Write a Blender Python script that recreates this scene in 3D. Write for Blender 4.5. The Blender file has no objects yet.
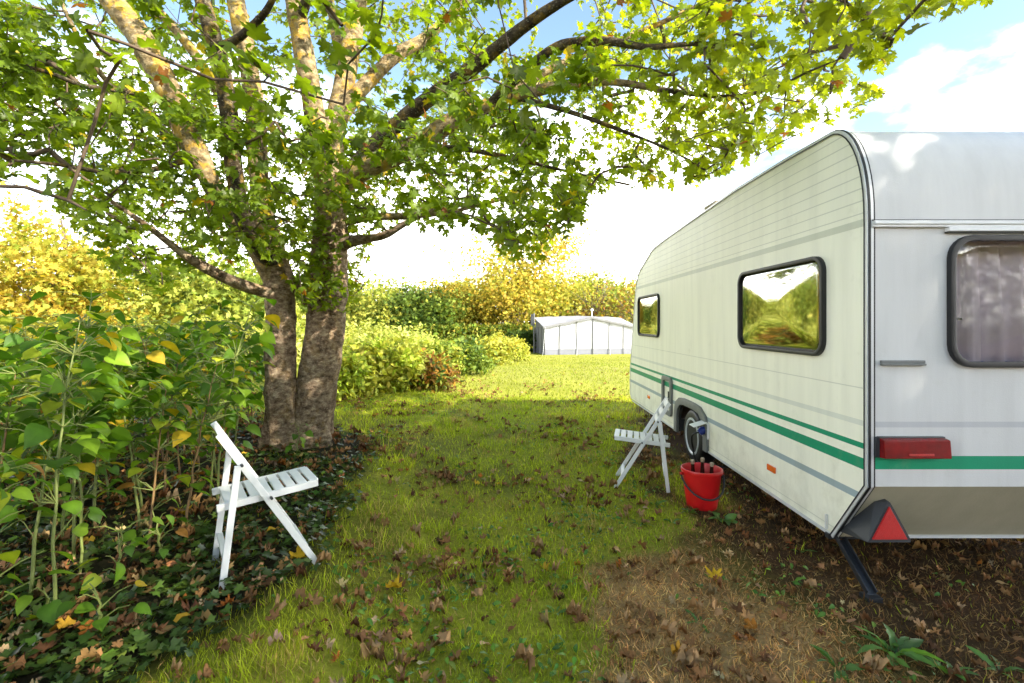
import bpy, bmesh, math, random
import numpy as np
from mathutils import Vector, Matrix, noise
random.seed(7)
rng = np.random.default_rng(11)
R = math.radians
SC = bpy.context.scene
COL = SC.collection

# ------------------------------------------------------------------ camera constants
F, CX, HY, CH = 488.0, 517.0, 323.0, 1.45


def P(px, py, d):
    return Vector(((px - CX) / F * d, d, CH - (py - HY) / F * d))


def sstep(a, b, x):
    t = np.clip((np.asarray(x, float) - a) / (b - a), 0, 1)
    return t * t * (3 - 2 * t)


_perm = np.random.default_rng(3).random((256, 256))


def vnoise(x, y):
    x = np.asarray(x, float); y = np.asarray(y, float)
    xi = np.floor(x).astype(int); yi = np.floor(y).astype(int)
    fx = x - xi; fy = y - yi
    fx = fx * fx * (3 - 2 * fx); fy = fy * fy * (3 - 2 * fy)
    a = _perm[xi & 255, yi & 255]; b = _perm[(xi + 1) & 255, yi & 255]
    c = _perm[xi & 255, (yi + 1) & 255]; d = _perm[(xi + 1) & 255, (yi + 1) & 255]
    return (a * (1 - fx) + b * fx) * (1 - fy) + (c * (1 - fx) + d * fx) * fy


def fnoise(x, y, o=3):
    s = 0; a = 1; t = 0
    for i in range(o):
        s = s + a * vnoise(x * 2 ** i + 17.3 * i, y * 2 ** i + 5.1 * i); t += a; a *= .5
    return s / t


def ground_z(x, y):
    x = np.asarray(x, float); y = np.asarray(y, float)
    z = -0.62 * sstep(9, 31, y) + 0.0 * x
    z = z + .147 * sstep(.40, 1.05, -x) * (1 - sstep(7, 12, y))
    z = z + .05 * (fnoise(x * .35 + 40, y * .35 + 9, 2) - .5) * sstep(3, 12, np.hypot(x, y - 2))
    z = z + .022 * (fnoise(x * 2.2, y * 2.2, 3) - .5)
    z = z - .045 * sstep(1.5, 2.2, x) * (1 - sstep(8, 9.5, y)) * sstep(1.5, 3, y)
    return z


def gz(x, y):
    return float(ground_z(x, y))


# ------------------------------------------------------------------ object helpers
def link(o, parent=None):
    COL.objects.link(o)
    if parent is not None:
        o.parent = parent
    return o


def tag(o, label=None, cat=None, group=None, kind=None):
    if label: o['label'] = label
    if cat: o['category'] = cat
    if group: o['group'] = group
    if kind: o['kind'] = kind
    return o


def empty(name, loc=(0, 0, 0), rz=0):
    o = bpy.data.objects.new(name, None)
    o.empty_display_size = .2
    link(o); o.location = loc; o.rotation_euler = (0, 0, rz)
    return o


def copy_tree(o, parent=None):
    c = o.copy(); COL.objects.link(c)
    if parent is not None: c.parent = parent
    for ch in list(o.children):
        copy_tree(ch, c)
    return c


def np_mesh(name, V, Fc, mat, parent=None, col=None, smooth=False):
    """V (n,3), Fc (m,k) faces of one size."""
    V = np.asarray(V, np.float32); Fc = np.asarray(Fc, np.int32)
    me = bpy.data.meshes.new(name)
    n, m, k = len(V), len(Fc), Fc.shape[1]
    me.vertices.add(n); me.vertices.foreach_set('co', V.ravel())
    me.loops.add(m * k); me.loops.foreach_set('vertex_index', Fc.ravel())
    me.polygons.add(m)
    me.polygons.foreach_set('loop_start', np.arange(0, m * k, k, dtype=np.int32))
    try:
        me.polygons.foreach_set('loop_total', np.full(m, k, np.int32))
    except Exception:
        pass
    if smooth:
        me.polygons.foreach_set('use_smooth', np.ones(m, bool))
    me.update(calc_edges=True)
    if col is not None:
        a = me.attributes.new('Col', 'FLOAT_COLOR', 'POINT')
        c = np.ones((n, 4), np.float32); c[:, :3] = col
        a.data.foreach_set('color', c.ravel())
    me.materials.append(mat)
    o = bpy.data.objects.new(name, me)
    return link(o, parent)


class MB:
    """collects shapes for ONE mesh object"""
    def __init__(s): s.v = []; s.f = []

    def add(s, vs, fs):
        b = len(s.v); s.v += [tuple(v) for v in vs]; s.f += [tuple(i + b for i in f) for f in fs]
        return s

    def box(s, a, b):
        x0, y0, z0 = a; x1, y1, z1 = b
        return s.add([(x0, y0, z0), (x1, y0, z0), (x1, y1, z0), (x0, y1, z0), (x0, y0, z1), (x1, y0, z1), (x1, y1, z1), (x0, y1, z1)],
                     [(0, 3, 2, 1), (4, 5, 6, 7), (0, 1, 5, 4), (1, 2, 6, 5), (2, 3, 7, 6), (3, 0, 4, 7)])

    def beam(s, a, b, w, h, up=(0, 1, 0)):
        """rectangular bar from a to b; w along 'up' direction, h across"""
        a = Vector(a); b = Vector(b); d = (b - a).normalized()
        u = Vector(up); u = (u - d * u.dot(d)).normalized(); t = d.cross(u)
        vs = []
        for p in (a, b):
            for i, j in ((-1, -1), (1, -1), (1, 1), (-1, 1)):
                vs.append(p + u * (w / 2 * i) + t * (h / 2 * j))
        return s.add(vs, [(0, 1, 2, 3), (7, 6, 5, 4), (0, 4, 5, 1), (1, 5, 6, 2), (2, 6, 7, 3), (3, 7, 4, 0)])

    def tube(s, pts, rad, n=8, cap=True, jitter=None):
        pts = [Vector(p) for p in pts]
        if not hasattr(rad, '__len__'): rad = [rad] * len(pts)
        b = len(s.v)
        t0 = (pts[1] - pts[0]).normalized()
        u = t0.orthogonal().normalized()
        for i, p in enumerate(pts):
            t = (pts[min(i + 1, len(pts) - 1)] - pts[max(i - 1, 0)])
            if t.length < 1e-9: t = t0
            t.normalize()
            u = (u - t * u.dot(t)).normalized(); w = t.cross(u)
            for k in range(n):
                a = 2 * math.pi * k / n
                r = rad[i]
                q = p + (u * math.cos(a) + w * math.sin(a)) * r
                if jitter: q = jitter(q, p, r, a)
                s.v.append(tuple(q))
        for i in range(len(pts) - 1):
            for k in range(n):
                k2 = (k + 1) % n
                s.f.append((b + i * n + k, b + i * n + k2, b + (i + 1) * n + k2, b + (i + 1) * n + k))
        if cap:
            s.f.append(tuple(b + k for k in reversed(range(n))))
            s.f.append(tuple(b + (len(pts) - 1) * n + k for k in range(n)))
        return s

    def lathe(s, prof, n=32, M=None, closed=False):
        """prof list of (r,z); axis z; M optional matrix"""
        b = len(s.v); M = M or Matrix()
        for r, z in prof:
            for k in range(n):
                a = 2 * math.pi * k / n
                s.v.append(tuple(M @ Vector((r * math.cos(a), r * math.sin(a), z))))
        m = len(prof)
        for i in range(m - 1 if not closed else m):
            j = (i + 1) % m
            for k in range(n):
                k2 = (k + 1) % n
                s.f.append((b + i * n + k, b + i * n + k2, b + j * n + k2, b + j * n + k))
        if not closed:
            if prof[0][0] > 1e-6: s.f.append(tuple(b + k for k in reversed(range(n))))
            if prof[-1][0] > 1e-6: s.f.append(tuple(b + (m - 1) * n + k for k in range(n)))
        return s

    def prism(s, pts, d):
        """closed polygon pts (3D) extruded by vector d"""
        n = len(pts); d = Vector(d); pts = [Vector(p) for p in pts]
        vs = pts + [p + d for p in pts]
        fs = [tuple(reversed(range(n))), tuple(range(n, 2 * n))]
        fs += [(i, (i + 1) % n, n + (i + 1) % n, n + i) for i in range(n)]
        return s.add(vs, fs)

    def ring(s, outer, inner, d):
        """frame between two closed loops of equal length, extruded by d"""
        n = len(outer); d = Vector(d)
        o = [Vector(p) for p in outer]; i_ = [Vector(p) for p in inner]
        vs = o + i_ + [p + d for p in o] + [p + d for p in i_]
        fs = []
        for k in range(n):
            k2 = (k + 1) % n
            fs.append((k, k2, n + k2, n + k)); fs.append((2 * n + k, 3 * n + k, 3 * n + k2, 2 * n + k2))
            fs.append((k, 2 * n + k, 2 * n + k2, k2)); fs.append((n + k, n + k2, 3 * n + k2, 3 * n + k))
        return s.add(vs, fs)

    def build(s, name, mat, parent=None, smooth=False, bevel=0, angle=40):
        me = bpy.data.meshes.new(name)
        me.from_pydata(s.v, [], s.f)
        bm = bmesh.new(); bm.from_mesh(me)
        bmesh.ops.recalc_face_normals(bm, faces=bm.faces)
        if bevel:
            es = [e for e in bm.edges if len(e.link_faces) == 2 and e.calc_face_angle(0) > R(35)]
            bmesh.ops.bevel(bm, geom=es, offset=bevel, segments=2, profile=.6, affect='EDGES', clamp_overlap=True)
        bm.to_mesh(me); bm.free()
        if smooth:
            me.polygons.foreach_set('use_smooth', np.ones(len(me.polygons), bool))
            me.set_sharp_from_angle(angle=R(angle))
        me.materials.append(mat)
        return link(bpy.data.objects.new(name, me), parent)


def rrect(w, h, r, n=6):
    """rounded rectangle loop (u,v) centred"""
    out = []
    for cx, cy, a0 in ((w / 2 - r, h / 2 - r, 0), (-w / 2 + r, h / 2 - r, 90), (-w / 2 + r, -h / 2 + r, 180), (w / 2 - r, -h / 2 + r, 270)):
        for k in range(n + 1):
            a = R(a0 + 90 * k / n)
            out.append((cx + r * math.cos(a), cy + r * math.sin(a)))
    return out


# ------------------------------------------------------------------ materials
def new_mat(name):
    m = bpy.data.materials.new(name); m.use_nodes = True
    nt = m.node_tree
    return m, nt, nt.nodes['Principled BSDF']


def N(nt, t, **kw):
    n = nt.nodes.new(t)
    for k, v in kw.items():
        if k in n.inputs: n.inputs[k].default_value = v
        else: setattr(n, k, v)
    return n


def plain(name, col, rough=.5, metal=0, spec=.5, var=.12, scale=12, bump=0, bscale=60, coat=0):
    m, nt, b = new_mat(name)
    b.inputs['Roughness'].default_value = rough; b.inputs['Metallic'].default_value = metal
    b.inputs['Specular IOR Level'].default_value = spec
    b.inputs['Coat Weight'].default_value = coat
    tc = N(nt, 'ShaderNodeTexCoord')
    nz = N(nt, 'ShaderNodeTexNoise', Scale=scale, Detail=5.0)
    nt.links.new(tc.outputs['Object'], nz.inputs['Vector'])
    mx = N(nt, 'ShaderNodeMix', data_type='RGBA')
    mx.inputs[6].default_value = (*[c * (1 - var) for c in col], 1); mx.inputs[7].default_value = (*[min(1, c * (1 + var)) for c in col], 1)
    nt.links.new(nz.outputs['Fac'], mx.inputs[0]); nt.links.new(mx.outputs[2], b.inputs['Base Color'])
    if bump:
        n2 = N(nt, 'ShaderNodeTexNoise', Scale=bscale, Detail=4.0)
        nt.links.new(tc.outputs['Object'], n2.inputs['Vector'])
        bp = N(nt, 'ShaderNodeBump', Strength=bump, Distance=.01)
        nt.links.new(n2.outputs['Fac'], bp.inputs['Height']); nt.links.new(bp.outputs[0], b.inputs['Normal'])
    return m


def leaf_mat(name, trans=.45, rough=.42, boost=(1.5, 1.5, .7), spec=.35):
    m, nt, b = new_mat(name)
    at = N(nt, 'ShaderNodeAttribute', attribute_name='Col')
    tc = N(nt, 'ShaderNodeTexCoord')
    nz = N(nt, 'ShaderNodeTexNoise', Scale=25.0, Detail=3.0)
    nt.links.new(tc.outputs['Object'], nz.inputs['Vector'])
    mr = N(nt, 'ShaderNodeMapRange'); mr.inputs[3].default_value = .78; mr.inputs[4].default_value = 1.22
    nt.links.new(nz.outputs['Fac'], mr.inputs[0])
    mul = N(nt, 'ShaderNodeVectorMath', operation='SCALE')
    nt.links.new(at.outputs['Color'], mul.inputs[0]); nt.links.new(mr.outputs[0], mul.inputs['Scale'])
    nt.links.new(mul.outputs[0], b.inputs['Base Color'])
    b.inputs['Roughness'].default_value = rough; b.inputs['Specular IOR Level'].default_value = spec
    tr = N(nt, 'ShaderNodeBsdfTranslucent')
    m2 = N(nt, 'ShaderNodeVectorMath', operation='MULTIPLY'); m2.inputs[1].default_value = boost
    nt.links.new(mul.outputs[0], m2.inputs[0]); nt.links.new(m2.outputs[0], tr.inputs['Color'])
    mx = N(nt, 'ShaderNodeMixShader'); mx.inputs[0].default_value = trans
    nt.links.new(b.outputs[0], mx.inputs[1]); nt.links.new(tr.outputs[0], mx.inputs[2])
    nt.links.new(mx.outputs[0], nt.nodes['Material Output'].inputs['Surface'])
    return m


def bark_mat(name, c0, c1, c2, ring=22.0, lichen=0.0):
    m, nt, b = new_mat(name)
    b.inputs['Roughness'].default_value = .9; b.inputs['Specular IOR Level'].default_value = .15
    tc = N(nt, 'ShaderNodeTexCoord')
    mp = N(nt, 'ShaderNodeMapping'); mp.inputs['Scale'].default_value = (1.3, 1.3, 2.1)
    nt.links.new(tc.outputs['Object'], mp.inputs[0])
    nz = N(nt, 'ShaderNodeTexNoise', Scale=ring * .5, Detail=8.0, Roughness=.72)
    nt.links.new(mp.outputs[0], nz.inputs['Vector'])
    rp = N(nt, 'ShaderNodeValToRGB'); e = rp.color_ramp.elements
    e[0].position = .36; e[0].color = (*c0, 1); e[1].position = .66; e[1].color = (*c2, 1)
    x = e.new(.5); x.color = (*c1, 1)
    nt.links.new(nz.outputs['Fac'], rp.inputs[0])
    n3 = N(nt, 'ShaderNodeTexNoise', Scale=7.0, Detail=5.0, Roughness=.65)
    nt.links.new(tc.outputs['Object'], n3.inputs['Vector'])
    r3 = N(nt, 'ShaderNodeValToRGB'); r3.color_ramp.elements[0].position = .52; r3.color_ramp.elements[1].position = .60
    nt.links.new(n3.outputs['Fac'], r3.inputs[0])
    mm = N(nt, 'ShaderNodeMath', operation='MULTIPLY'); mm.inputs[1].default_value = lichen
    nt.links.new(r3.outputs[0], mm.inputs[0])
    mx = N(nt, 'ShaderNodeMix', data_type='RGBA'); mx.inputs[7].default_value = (.46, .29, .035, 1)
    nt.links.new(mm.outputs[0], mx.inputs[0]); nt.links.new(rp.outputs[0], mx.inputs[6])
    n5 = N(nt, 'ShaderNodeTexNoise', Scale=2.3, Detail=6.0, Roughness=.7); nt.links.new(tc.outputs['Object'], n5.inputs['Vector'])
    r5 = N(nt, 'ShaderNodeValToRGB'); r5.color_ramp.elements[0].position = .38; r5.color_ramp.elements[0].color = (.74, .68, .62, 1)
    r5.color_ramp.elements[1].position = .56; r5.color_ramp.elements[1].color = (1.1, 1.1, 1.1, 1)
    nt.links.new(n5.outputs['Fac'], r5.inputs[0])
    m5 = N(nt, 'ShaderNodeVectorMath', operation='MULTIPLY'); nt.links.new(mx.outputs[2], m5.inputs[0]); nt.links.new(r5.outputs[0], m5.inputs[1])
    # pale grey-green algae flecks
    n4 = N(nt, 'ShaderNodeTexVoronoi', Scale=26.0)
    nt.links.new(mp.outputs[0], n4.inputs['Vector'])
    r4 = N(nt, 'ShaderNodeValToRGB'); r4.color_ramp.elements[0].position = .12; r4.color_ramp.elements[0].color = (.35, .35, .35, 1)
    r4.color_ramp.elements[1].position = .3; r4.color_ramp.elements[1].color = (0, 0, 0, 1)
    nt.links.new(n4.outputs['Distance'], r4.inputs[0])
    m4 = N(nt, 'ShaderNodeMix', data_type='RGBA'); m4.inputs[7].default_value = (.40, .38, .28, 1)
    nt.links.new(r4.outputs[0], m4.inputs[0]); nt.links.new(m5.outputs[0], m4.inputs[6])
    nt.links.new(m4.outputs[2], b.inputs['Base Color'])
    bp = N(nt, 'ShaderNodeBump', Strength=.9, Distance=.03)
    nt.links.new(nz.outputs['Fac'], bp.inputs['Height']); nt.links.new(bp.outputs[0], b.inputs['Normal'])
    return m


M = {}
M['leaf'] = leaf_mat('maple_leaf', .55, boost=(1.9, 1.8, .4))
M['leaf_far'] = leaf_mat('distant_leaf', .4, rough=.6, boost=(1.4, 1.3, .6), spec=.15)
M['knot'] = leaf_mat('knotweed_leaf', .45, rough=.55, boost=(1.6, 1.7, .5))
M['ivy'] = leaf_mat('ivy_leaf', .2, rough=.42, boost=(1.2, 1.2, .8), spec=.3)
M['dead'] = leaf_mat('fallen_leaf_skin', .15, rough=.75, boost=(1, 1, 1), spec=.15)
M['grass'] = leaf_mat('grass_blade', .5, rough=.5, boost=(1.55, 1.6, .7), spec=.2)
M['straw'] = leaf_mat('dry_straw', .2, rough=.8, boost=(1, 1, 1), spec=.1)
M['weed'] = leaf_mat('weed_leaf', .35, rough=.45, boost=(1.3, 1.4, .6))
M['stem'] = plain('plant_stem', (.14, .17, .035), .6, var=.4, scale=18)
M['stem_brown'] = plain('plant_stem_brown', (.17, .10, .035), .65, var=.4, scale=18)
M['bark'] = bark_mat('bark', (.065, .042, .026), (.21, .15, .10), (.42, .34, .23), 24, .12)
M['limb'] = bark_mat('limb_bark', (.06, .042, .022), (.22, .165, .085), (.42, .34, .20), 16, .75)
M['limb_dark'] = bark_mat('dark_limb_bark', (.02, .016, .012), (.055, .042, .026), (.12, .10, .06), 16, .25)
M['twig'] = plain('twig', (.085, .055, .03), .8, var=.4)
M['far_bark'] = plain('far_bark', (.10, .075, .05), .9, var=.4)
M['white_paint'] = plain('white_painted_wood', (.72, .715, .69), .45, var=.05, scale=30, bump=.12, bscale=90)
M['rubber'] = plain('black_rubber', (.007, .007, .008), .5, var=.2)
M['dark_plastic'] = plain('dark_grey_plastic', (.035, .038, .043), .5, var=.15, bump=.05)
M['grey_plastic'] = plain('grey_plastic', (.17, .175, .165), .55, var=.2)
M['alu'] = plain('aluminium_trim', (.66, .67, .67), .38, metal=.25, var=.08, scale=40)
M['steel_dark'] = plain('dark_steel', (.05, .053, .06), .4, metal=.6, var=.25)
M['chassis'] = plain('chassis', (.025, .023, .022), .8, var=.3)
M['trim_white'] = plain('white_trim', (.78, .78, .77), .35, var=.04)
M['red_lens'] = plain('red_lens', (.19, .003, .004), .25, spec=.3, var=.7, scale=22, coat=.0, bump=.15, bscale=160)
M['red_reflector'] = plain('red_reflector', (.48, .005, .005), .4, var=.15, scale=60, coat=.0, bump=.35, bscale=320)
M['orange'] = plain('orange_lens', (.80, .14, .015), .2, var=.15, coat=.5)
M['blue'] = plain('blue_plug', (.01, .03, .22), .4, var=.1)
M['red_bucket'] = plain('red_bucket', (.62, .008, .010), .36, var=.2, coat=.2)
M['bucket_handle'] = plain('bucket_handle', (.02, .02, .022), .5)
M['bottle'] = plain('brown_bottle', (.018, .007, .004), .15, var=.1, coat=.3)
M['foil'] = plain('bottle_foil', (.34, .26, .18), .4, metal=.3, var=.3, scale=120)
M['interior'] = plain('caravan_interior', (.40, .32, .25), .8)
M['cushion'] = plain('blue_cushion', (.05, .12, .30), .85)
M['canvas'] = plain('awning_canvas', (.34, .34, .35), .75, var=.05, scale=3, bump=.2, bscale=3)
M['canvas_roof'] = plain('awning_roof', (.24, .24, .25), .75, var=.08, scale=3)
M['canvas_grey'] = plain('awning_skirt', (.15, .155, .18), .8, var=.1)
M['canvas_shaded'] = plain('awning_canvas_shaded', (.14, .14, .14), .8, var=.2)  # same canvas, shade of the left wall and eaves put into its colour
M['pole'] = plain('grey_pole', (.12, .12, .12), .5, metal=.3)
M['brown_vent'] = plain('roof_vent', (.42, .33, .22), .6)


def glass_mat(name, fac0, fac1, tint):
    m, nt, b = new_mat(name)
    nt.nodes.remove(b)
    tr = N(nt, 'ShaderNodeBsdfTransparent'); tr.inputs[0].default_value = (*tint, 1)
    gl = N(nt, 'ShaderNodeBsdfGlossy'); gl.inputs['Roughness'].default_value = .05; gl.inputs[0].default_value = (.97, .95, .9, 1)
    lw = N(nt, 'ShaderNodeFresnel'); lw.inputs[0].default_value = 1.5
    mr = N(nt, 'ShaderNodeMapRange'); mr.inputs[3].default_value = fac0; mr.inputs[4].default_value = fac1
    tc = N(nt, 'ShaderNodeTexCoord')
    nz = N(nt, 'ShaderNodeTexNoise', Scale=1.6, Detail=1.0); nt.links.new(tc.outputs['Object'], nz.inputs['Vector'])
    bp = N(nt, 'ShaderNodeBump', Strength=.06, Distance=.03); nt.links.new(nz.outputs['Fac'], bp.inputs['Height'])
    nt.links.new(bp.outputs[0], gl.inputs['Normal'])
    nt.links.new(lw.outputs[0], mr.inputs[0])
    mx = N(nt, 'ShaderNodeMixShader')
    nt.links.new(mr.outputs[0], mx.inputs[0]); nt.links.new(tr.outputs[0], mx.inputs[1]); nt.links.new(gl.outputs[0], mx.inputs[2])
    nt.links.new(mx.outputs[0], nt.nodes['Material Output'].inputs['Surface'])
    return m


M['pane_side'] = glass_mat('tinted_acrylic_side', .50, 1.0, (.35, .28, .18))
M['pane_rear'] = glass_mat('tinted_acrylic_rear', .03, .9, (.90, .85, .88))
m, nt, b = new_mat('curtain'); b.inputs['Base Color'].default_value = (.62, .52, .53, 1); b.inputs['Roughness'].default_value = .9
M['curtain'] = plain('curtain', (.80, .75, .77), .9, var=.06, scale=60)


def stripe_mat(name, base, stops, ribs, hammer):
    """painted body: horizontal stripes by object height"""
    m, nt, b = new_mat(name)
    b.inputs['Roughness'].default_value = .42; b.inputs['Specular IOR Level'].default_value = .3
    tc = N(nt, 'ShaderNodeTexCoord'); sp = N(nt, 'ShaderNodeSeparateXYZ')
    nt.links.new(tc.outputs['Object'], sp.inputs[0])
    mr = N(nt, 'ShaderNodeMapRange'); mr.inputs[1].default_value = 0; mr.inputs[2].default_value = 2.6
    nt.links.new(sp.outputs['Z'], mr.inputs[0])
    rp = N(nt, 'ShaderNodeValToRGB'); rp.color_ramp.interpolation = 'CONSTANT'
    el = rp.color_ramp.elements
    el[0].position = 0; el[0].color = (*base, 1); el.remove(el[1])
    for z0, z1, c in stops:
        a = el.new(z0 / 2.6); a.color = (*c, 1); a = el.new(z1 / 2.6); a.color = (*base, 1)
    nt.links.new(mr.outputs[0], rp.inputs[0])
    # weathering: faint vertical run-off streaks and grime
    mp = N(nt, 'ShaderNodeMapping'); mp.inputs['Scale'].default_value = (9, 9, .9); nt.links.new(tc.outputs['Object'], mp.inputs[0])
    nz = N(nt, 'ShaderNodeTexNoise', Scale=1.0, Detail=6.0, Roughness=.6); nt.links.new(mp.outputs[0], nz.inputs['Vector'])
    m2 = N(nt, 'ShaderNodeMapRange'); m2.inputs[1].default_value = .3; m2.inputs[2].default_value = .75; m2.inputs[3].default_value = 1.03; m2.inputs[4].default_value = .89
    nt.links.new(nz.outputs['Fac'], m2.inputs[0])
    sc = N(nt, 'ShaderNodeVectorMath', operation='SCALE'); nt.links.new(rp.outputs[0], sc.inputs[0]); nt.links.new(m2.outputs[0], sc.inputs['Scale'])
    # splashed dirt and green film low on the panel and in patches
    n6 = N(nt, 'ShaderNodeTexNoise', Scale=5.0, Detail=8.0, Roughness=.7); nt.links.new(tc.outputs['Object'], n6.inputs['Vector'])
    lo = N(nt, 'ShaderNodeMapRange'); lo.inputs[1].default_value = .15; lo.inputs[2].default_value = .75; lo.inputs[3].default_value = .20; lo.inputs[4].default_value = 0
    nt.links.new(sp.outputs['Z'], lo.inputs[0])
    a6 = N(nt, 'ShaderNodeMath', operation='ADD'); nt.links.new(n6.outputs['Fac'], a6.inputs[0]); nt.links.new(lo.outputs[0], a6.inputs[1])
    r6 = N(nt, 'ShaderNodeMapRange'); r6.inputs[1].default_value = .60; r6.inputs[2].default_value = .95; r6.inputs[3].default_value = 0; r6.inputs[4].default_value = .42
    nt.links.new(a6.outputs[0], r6.inputs[0])
    dm = N(nt, 'ShaderNodeMix', data_type='RGBA'); dm.inputs[7].default_value = (.36, .34, .22, 1)
    nt.links.new(r6.outputs[0], dm.inputs[0]); nt.links.new(sc.outputs[0], dm.inputs[6])
    sc = dm; sc_out = dm.outputs[2]
    nt.links.new(sc_out, b.inputs['Base Color'])
    h = None
    if ribs:
        wv = N(nt, 'ShaderNodeMath', operation='MULTIPLY'); wv.inputs[1].default_value = 1 / .068
        nt.links.new(sp.outputs['Z'], wv.inputs[0])
        fr = N(nt, 'ShaderNodeMath', operation='FRACT'); nt.links.new(wv.outputs[0], fr.inputs[0])
        lt = N(nt, 'ShaderNodeMath', operation='LESS_THAN'); lt.inputs[1].default_value = .10; nt.links.new(fr.outputs[0], lt.inputs[0])
        gt = N(nt, 'ShaderNodeMath', operation='GREATER_THAN'); gt.inputs[1].default_value = 2.03; nt.links.new(sp.outputs['Z'], gt.inputs[0])
        ml = N(nt, 'ShaderNodeMath', operation='MULTIPLY'); nt.links.new(lt.outputs[0], ml.inputs[0]); nt.links.new(gt.outputs[0], ml.inputs[1])
        cm = N(nt, 'ShaderNodeMath', operation='COMPARE'); cm.inputs[1].default_value = 1.098; cm.inputs[2].default_value = .003; nt.links.new(sp.outputs['Z'], cm.inputs[0])
        ad = N(nt, 'ShaderNodeMath', operation='ADD'); nt.links.new(ml.outputs[0], ad.inputs[0]); nt.links.new(cm.outputs[0], ad.inputs[1])
        cm2 = N(nt, 'ShaderNodeMath', operation='COMPARE'); cm2.inputs[1].default_value = .246; cm2.inputs[2].default_value = .003; nt.links.new(sp.outputs['Z'], cm2.inputs[0])
        ad2 = N(nt, 'ShaderNodeMath', operation='ADD'); nt.links.new(ad.outputs[0], ad2.inputs[0]); nt.links.new(cm2.outputs[0], ad2.inputs[1])
        h = ad2
        # darker tint along the grooves
        gm = N(nt, 'ShaderNodeMix', data_type='RGBA'); gm.inputs[7].default_value = (.46, .46, .38, 1)
        gs = N(nt, 'ShaderNodeMath', operation='MULTIPLY'); gs.inputs[1].default_value = .55; nt.links.new(ad2.outputs[0], gs.inputs[0])
        nt.links.new(gs.outputs[0], gm.inputs[0]); nt.links.new(sc_out, gm.inputs[6]); nt.links.new(gm.outputs[2], b.inputs['Base Color'])
    n2 = N(nt, 'ShaderNodeTexNoise', Scale=hammer, Detail=2.0); nt.links.new(tc.outputs['Object'], n2.inputs['Vector'])
    bp = N(nt, 'ShaderNodeBump', Strength=.10 if ribs else .22, Distance=.004); nt.links.new(n2.outputs['Fac'], bp.inputs['Height'])
    last = bp
    if h:
        b2 = N(nt, 'ShaderNodeBump', Strength=.6, Distance=.004, invert=True); nt.links.new(h.outputs[0], b2.inputs['Height']); nt.links.new(bp.outputs[0], b2.inputs['Normal']); last = b2
    n4 = N(nt, 'ShaderNodeTexNoise', Scale=1.7, Detail=2.0); nt.links.new(tc.outputs['Object'], n4.inputs['Vector'])
    b3 = N(nt, 'ShaderNodeBump', Strength=.12, Distance=.06); nt.links.new(n4.outputs['Fac'], b3.inputs['Height']); nt.links.new(last.outputs[0], b3.inputs['Normal'])
    nt.links.new(b3.outputs[0], b.inputs['Normal'])
    return m


GREEN = (.006, .28, .14)
M['body_side'] = stripe_mat('caravan_side_paint', (.90, .885, .74),
    [(.482, .527, (.34, .42, .44)), (.659, .718, GREEN), (.762, .794, GREEN), (.885, .915, (.72, .73, .63)), (1.965, 2.005, (.60, .61, .50))], True, 60)
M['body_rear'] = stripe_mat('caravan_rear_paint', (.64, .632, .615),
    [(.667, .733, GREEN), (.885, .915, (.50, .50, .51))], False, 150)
M['body_roof'] = plain('caravan_roof', (.74, .745, .76), .35, var=.04)
M['body_under_shaded'] = stripe_mat('caravan_rear_skirt_shaded', (.43, .395, .29), [], False, 90)  # same white paint; shade and brown ground bounce are put into the colour

# ================================================================== WORLD, SUN, CAMERA
SUN_EL = R(35); SUN_AZ = R(122)      # azimuth measured from +Y (view direction) towards +X
w = bpy.data.worlds.new('World'); SC.world = w; w.use_nodes = True
nt = w.node_tree; bg = nt.nodes['Background']
sky = N(nt, 'ShaderNodeTexSky'); sky.sky_type = 'NISHITA'; sky.sun_disc = False
sky.sun_elevation = SUN_EL; sky.sun_rotation = SUN_AZ; sky.ozone_density = 2.0; sky.dust_density = .4
tc = N(nt, 'ShaderNodeTexCoord')
mp = N(nt, 'ShaderNodeMapping'); mp.inputs['Scale'].default_value = (1, 1, 2.0); mp.inputs['Location'].default_value = (.35, .1, .55)
nt.links.new(tc.outputs['Generated'], mp.inputs[0])
nz = N(nt, 'ShaderNodeTexNoise', Scale=2.1, Detail=9.0, Roughness=.55); nt.links.new(mp.outputs[0], nz.inputs['Vector'])
sp = N(nt, 'ShaderNodeSeparateXYZ'); nt.links.new(tc.outputs['Generated'], sp.inputs[0])
el = N(nt, 'ShaderNodeMapRange'); el.inputs[1].default_value = .05; el.inputs[2].default_value = .62; el.inputs[3].default_value = .30; el.inputs[4].default_value = -.26
nt.links.new(sp.outputs['Z'], el.inputs[0])
ad = N(nt, 'ShaderNodeMath', operation='ADD'); nt.links.new(nz.outputs['Fac'], ad.inputs[0]); nt.links.new(el.outputs[0], ad.inputs[1])
rp = N(nt, 'ShaderNodeValToRGB'); rp.color_ramp.elements[0].position = .46; rp.color_ramp.elements[1].position = .66; rp.color_ramp.interpolation = 'EASE'
nt.links.new(ad.outputs[0], rp.inputs[0])
n2 = N(nt, 'ShaderNodeTexNoise', Scale=4.5, Detail=7.0); nt.links.new(mp.outputs[0], n2.inputs['Vector'])
cr = N(nt, 'ShaderNodeValToRGB'); cr.color_ramp.elements[0].position = .35; cr.color_ramp.elements[0].color = (3.7, 3.7, 3.8, 1)
cr.color_ramp.elements[1].position = .62; cr.color_ramp.elements[1].color = (5.8, 5.7, 5.5, 1)
nt.links.new(n2.outputs['Fac'], cr.inputs[0])
sm = N(nt, 'ShaderNodeVectorMath', operation='MULTIPLY'); sm.inputs[1].default_value = (.40, .385, .35)
nt.links.new(sky.outputs[0], sm.inputs[0])
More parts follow.
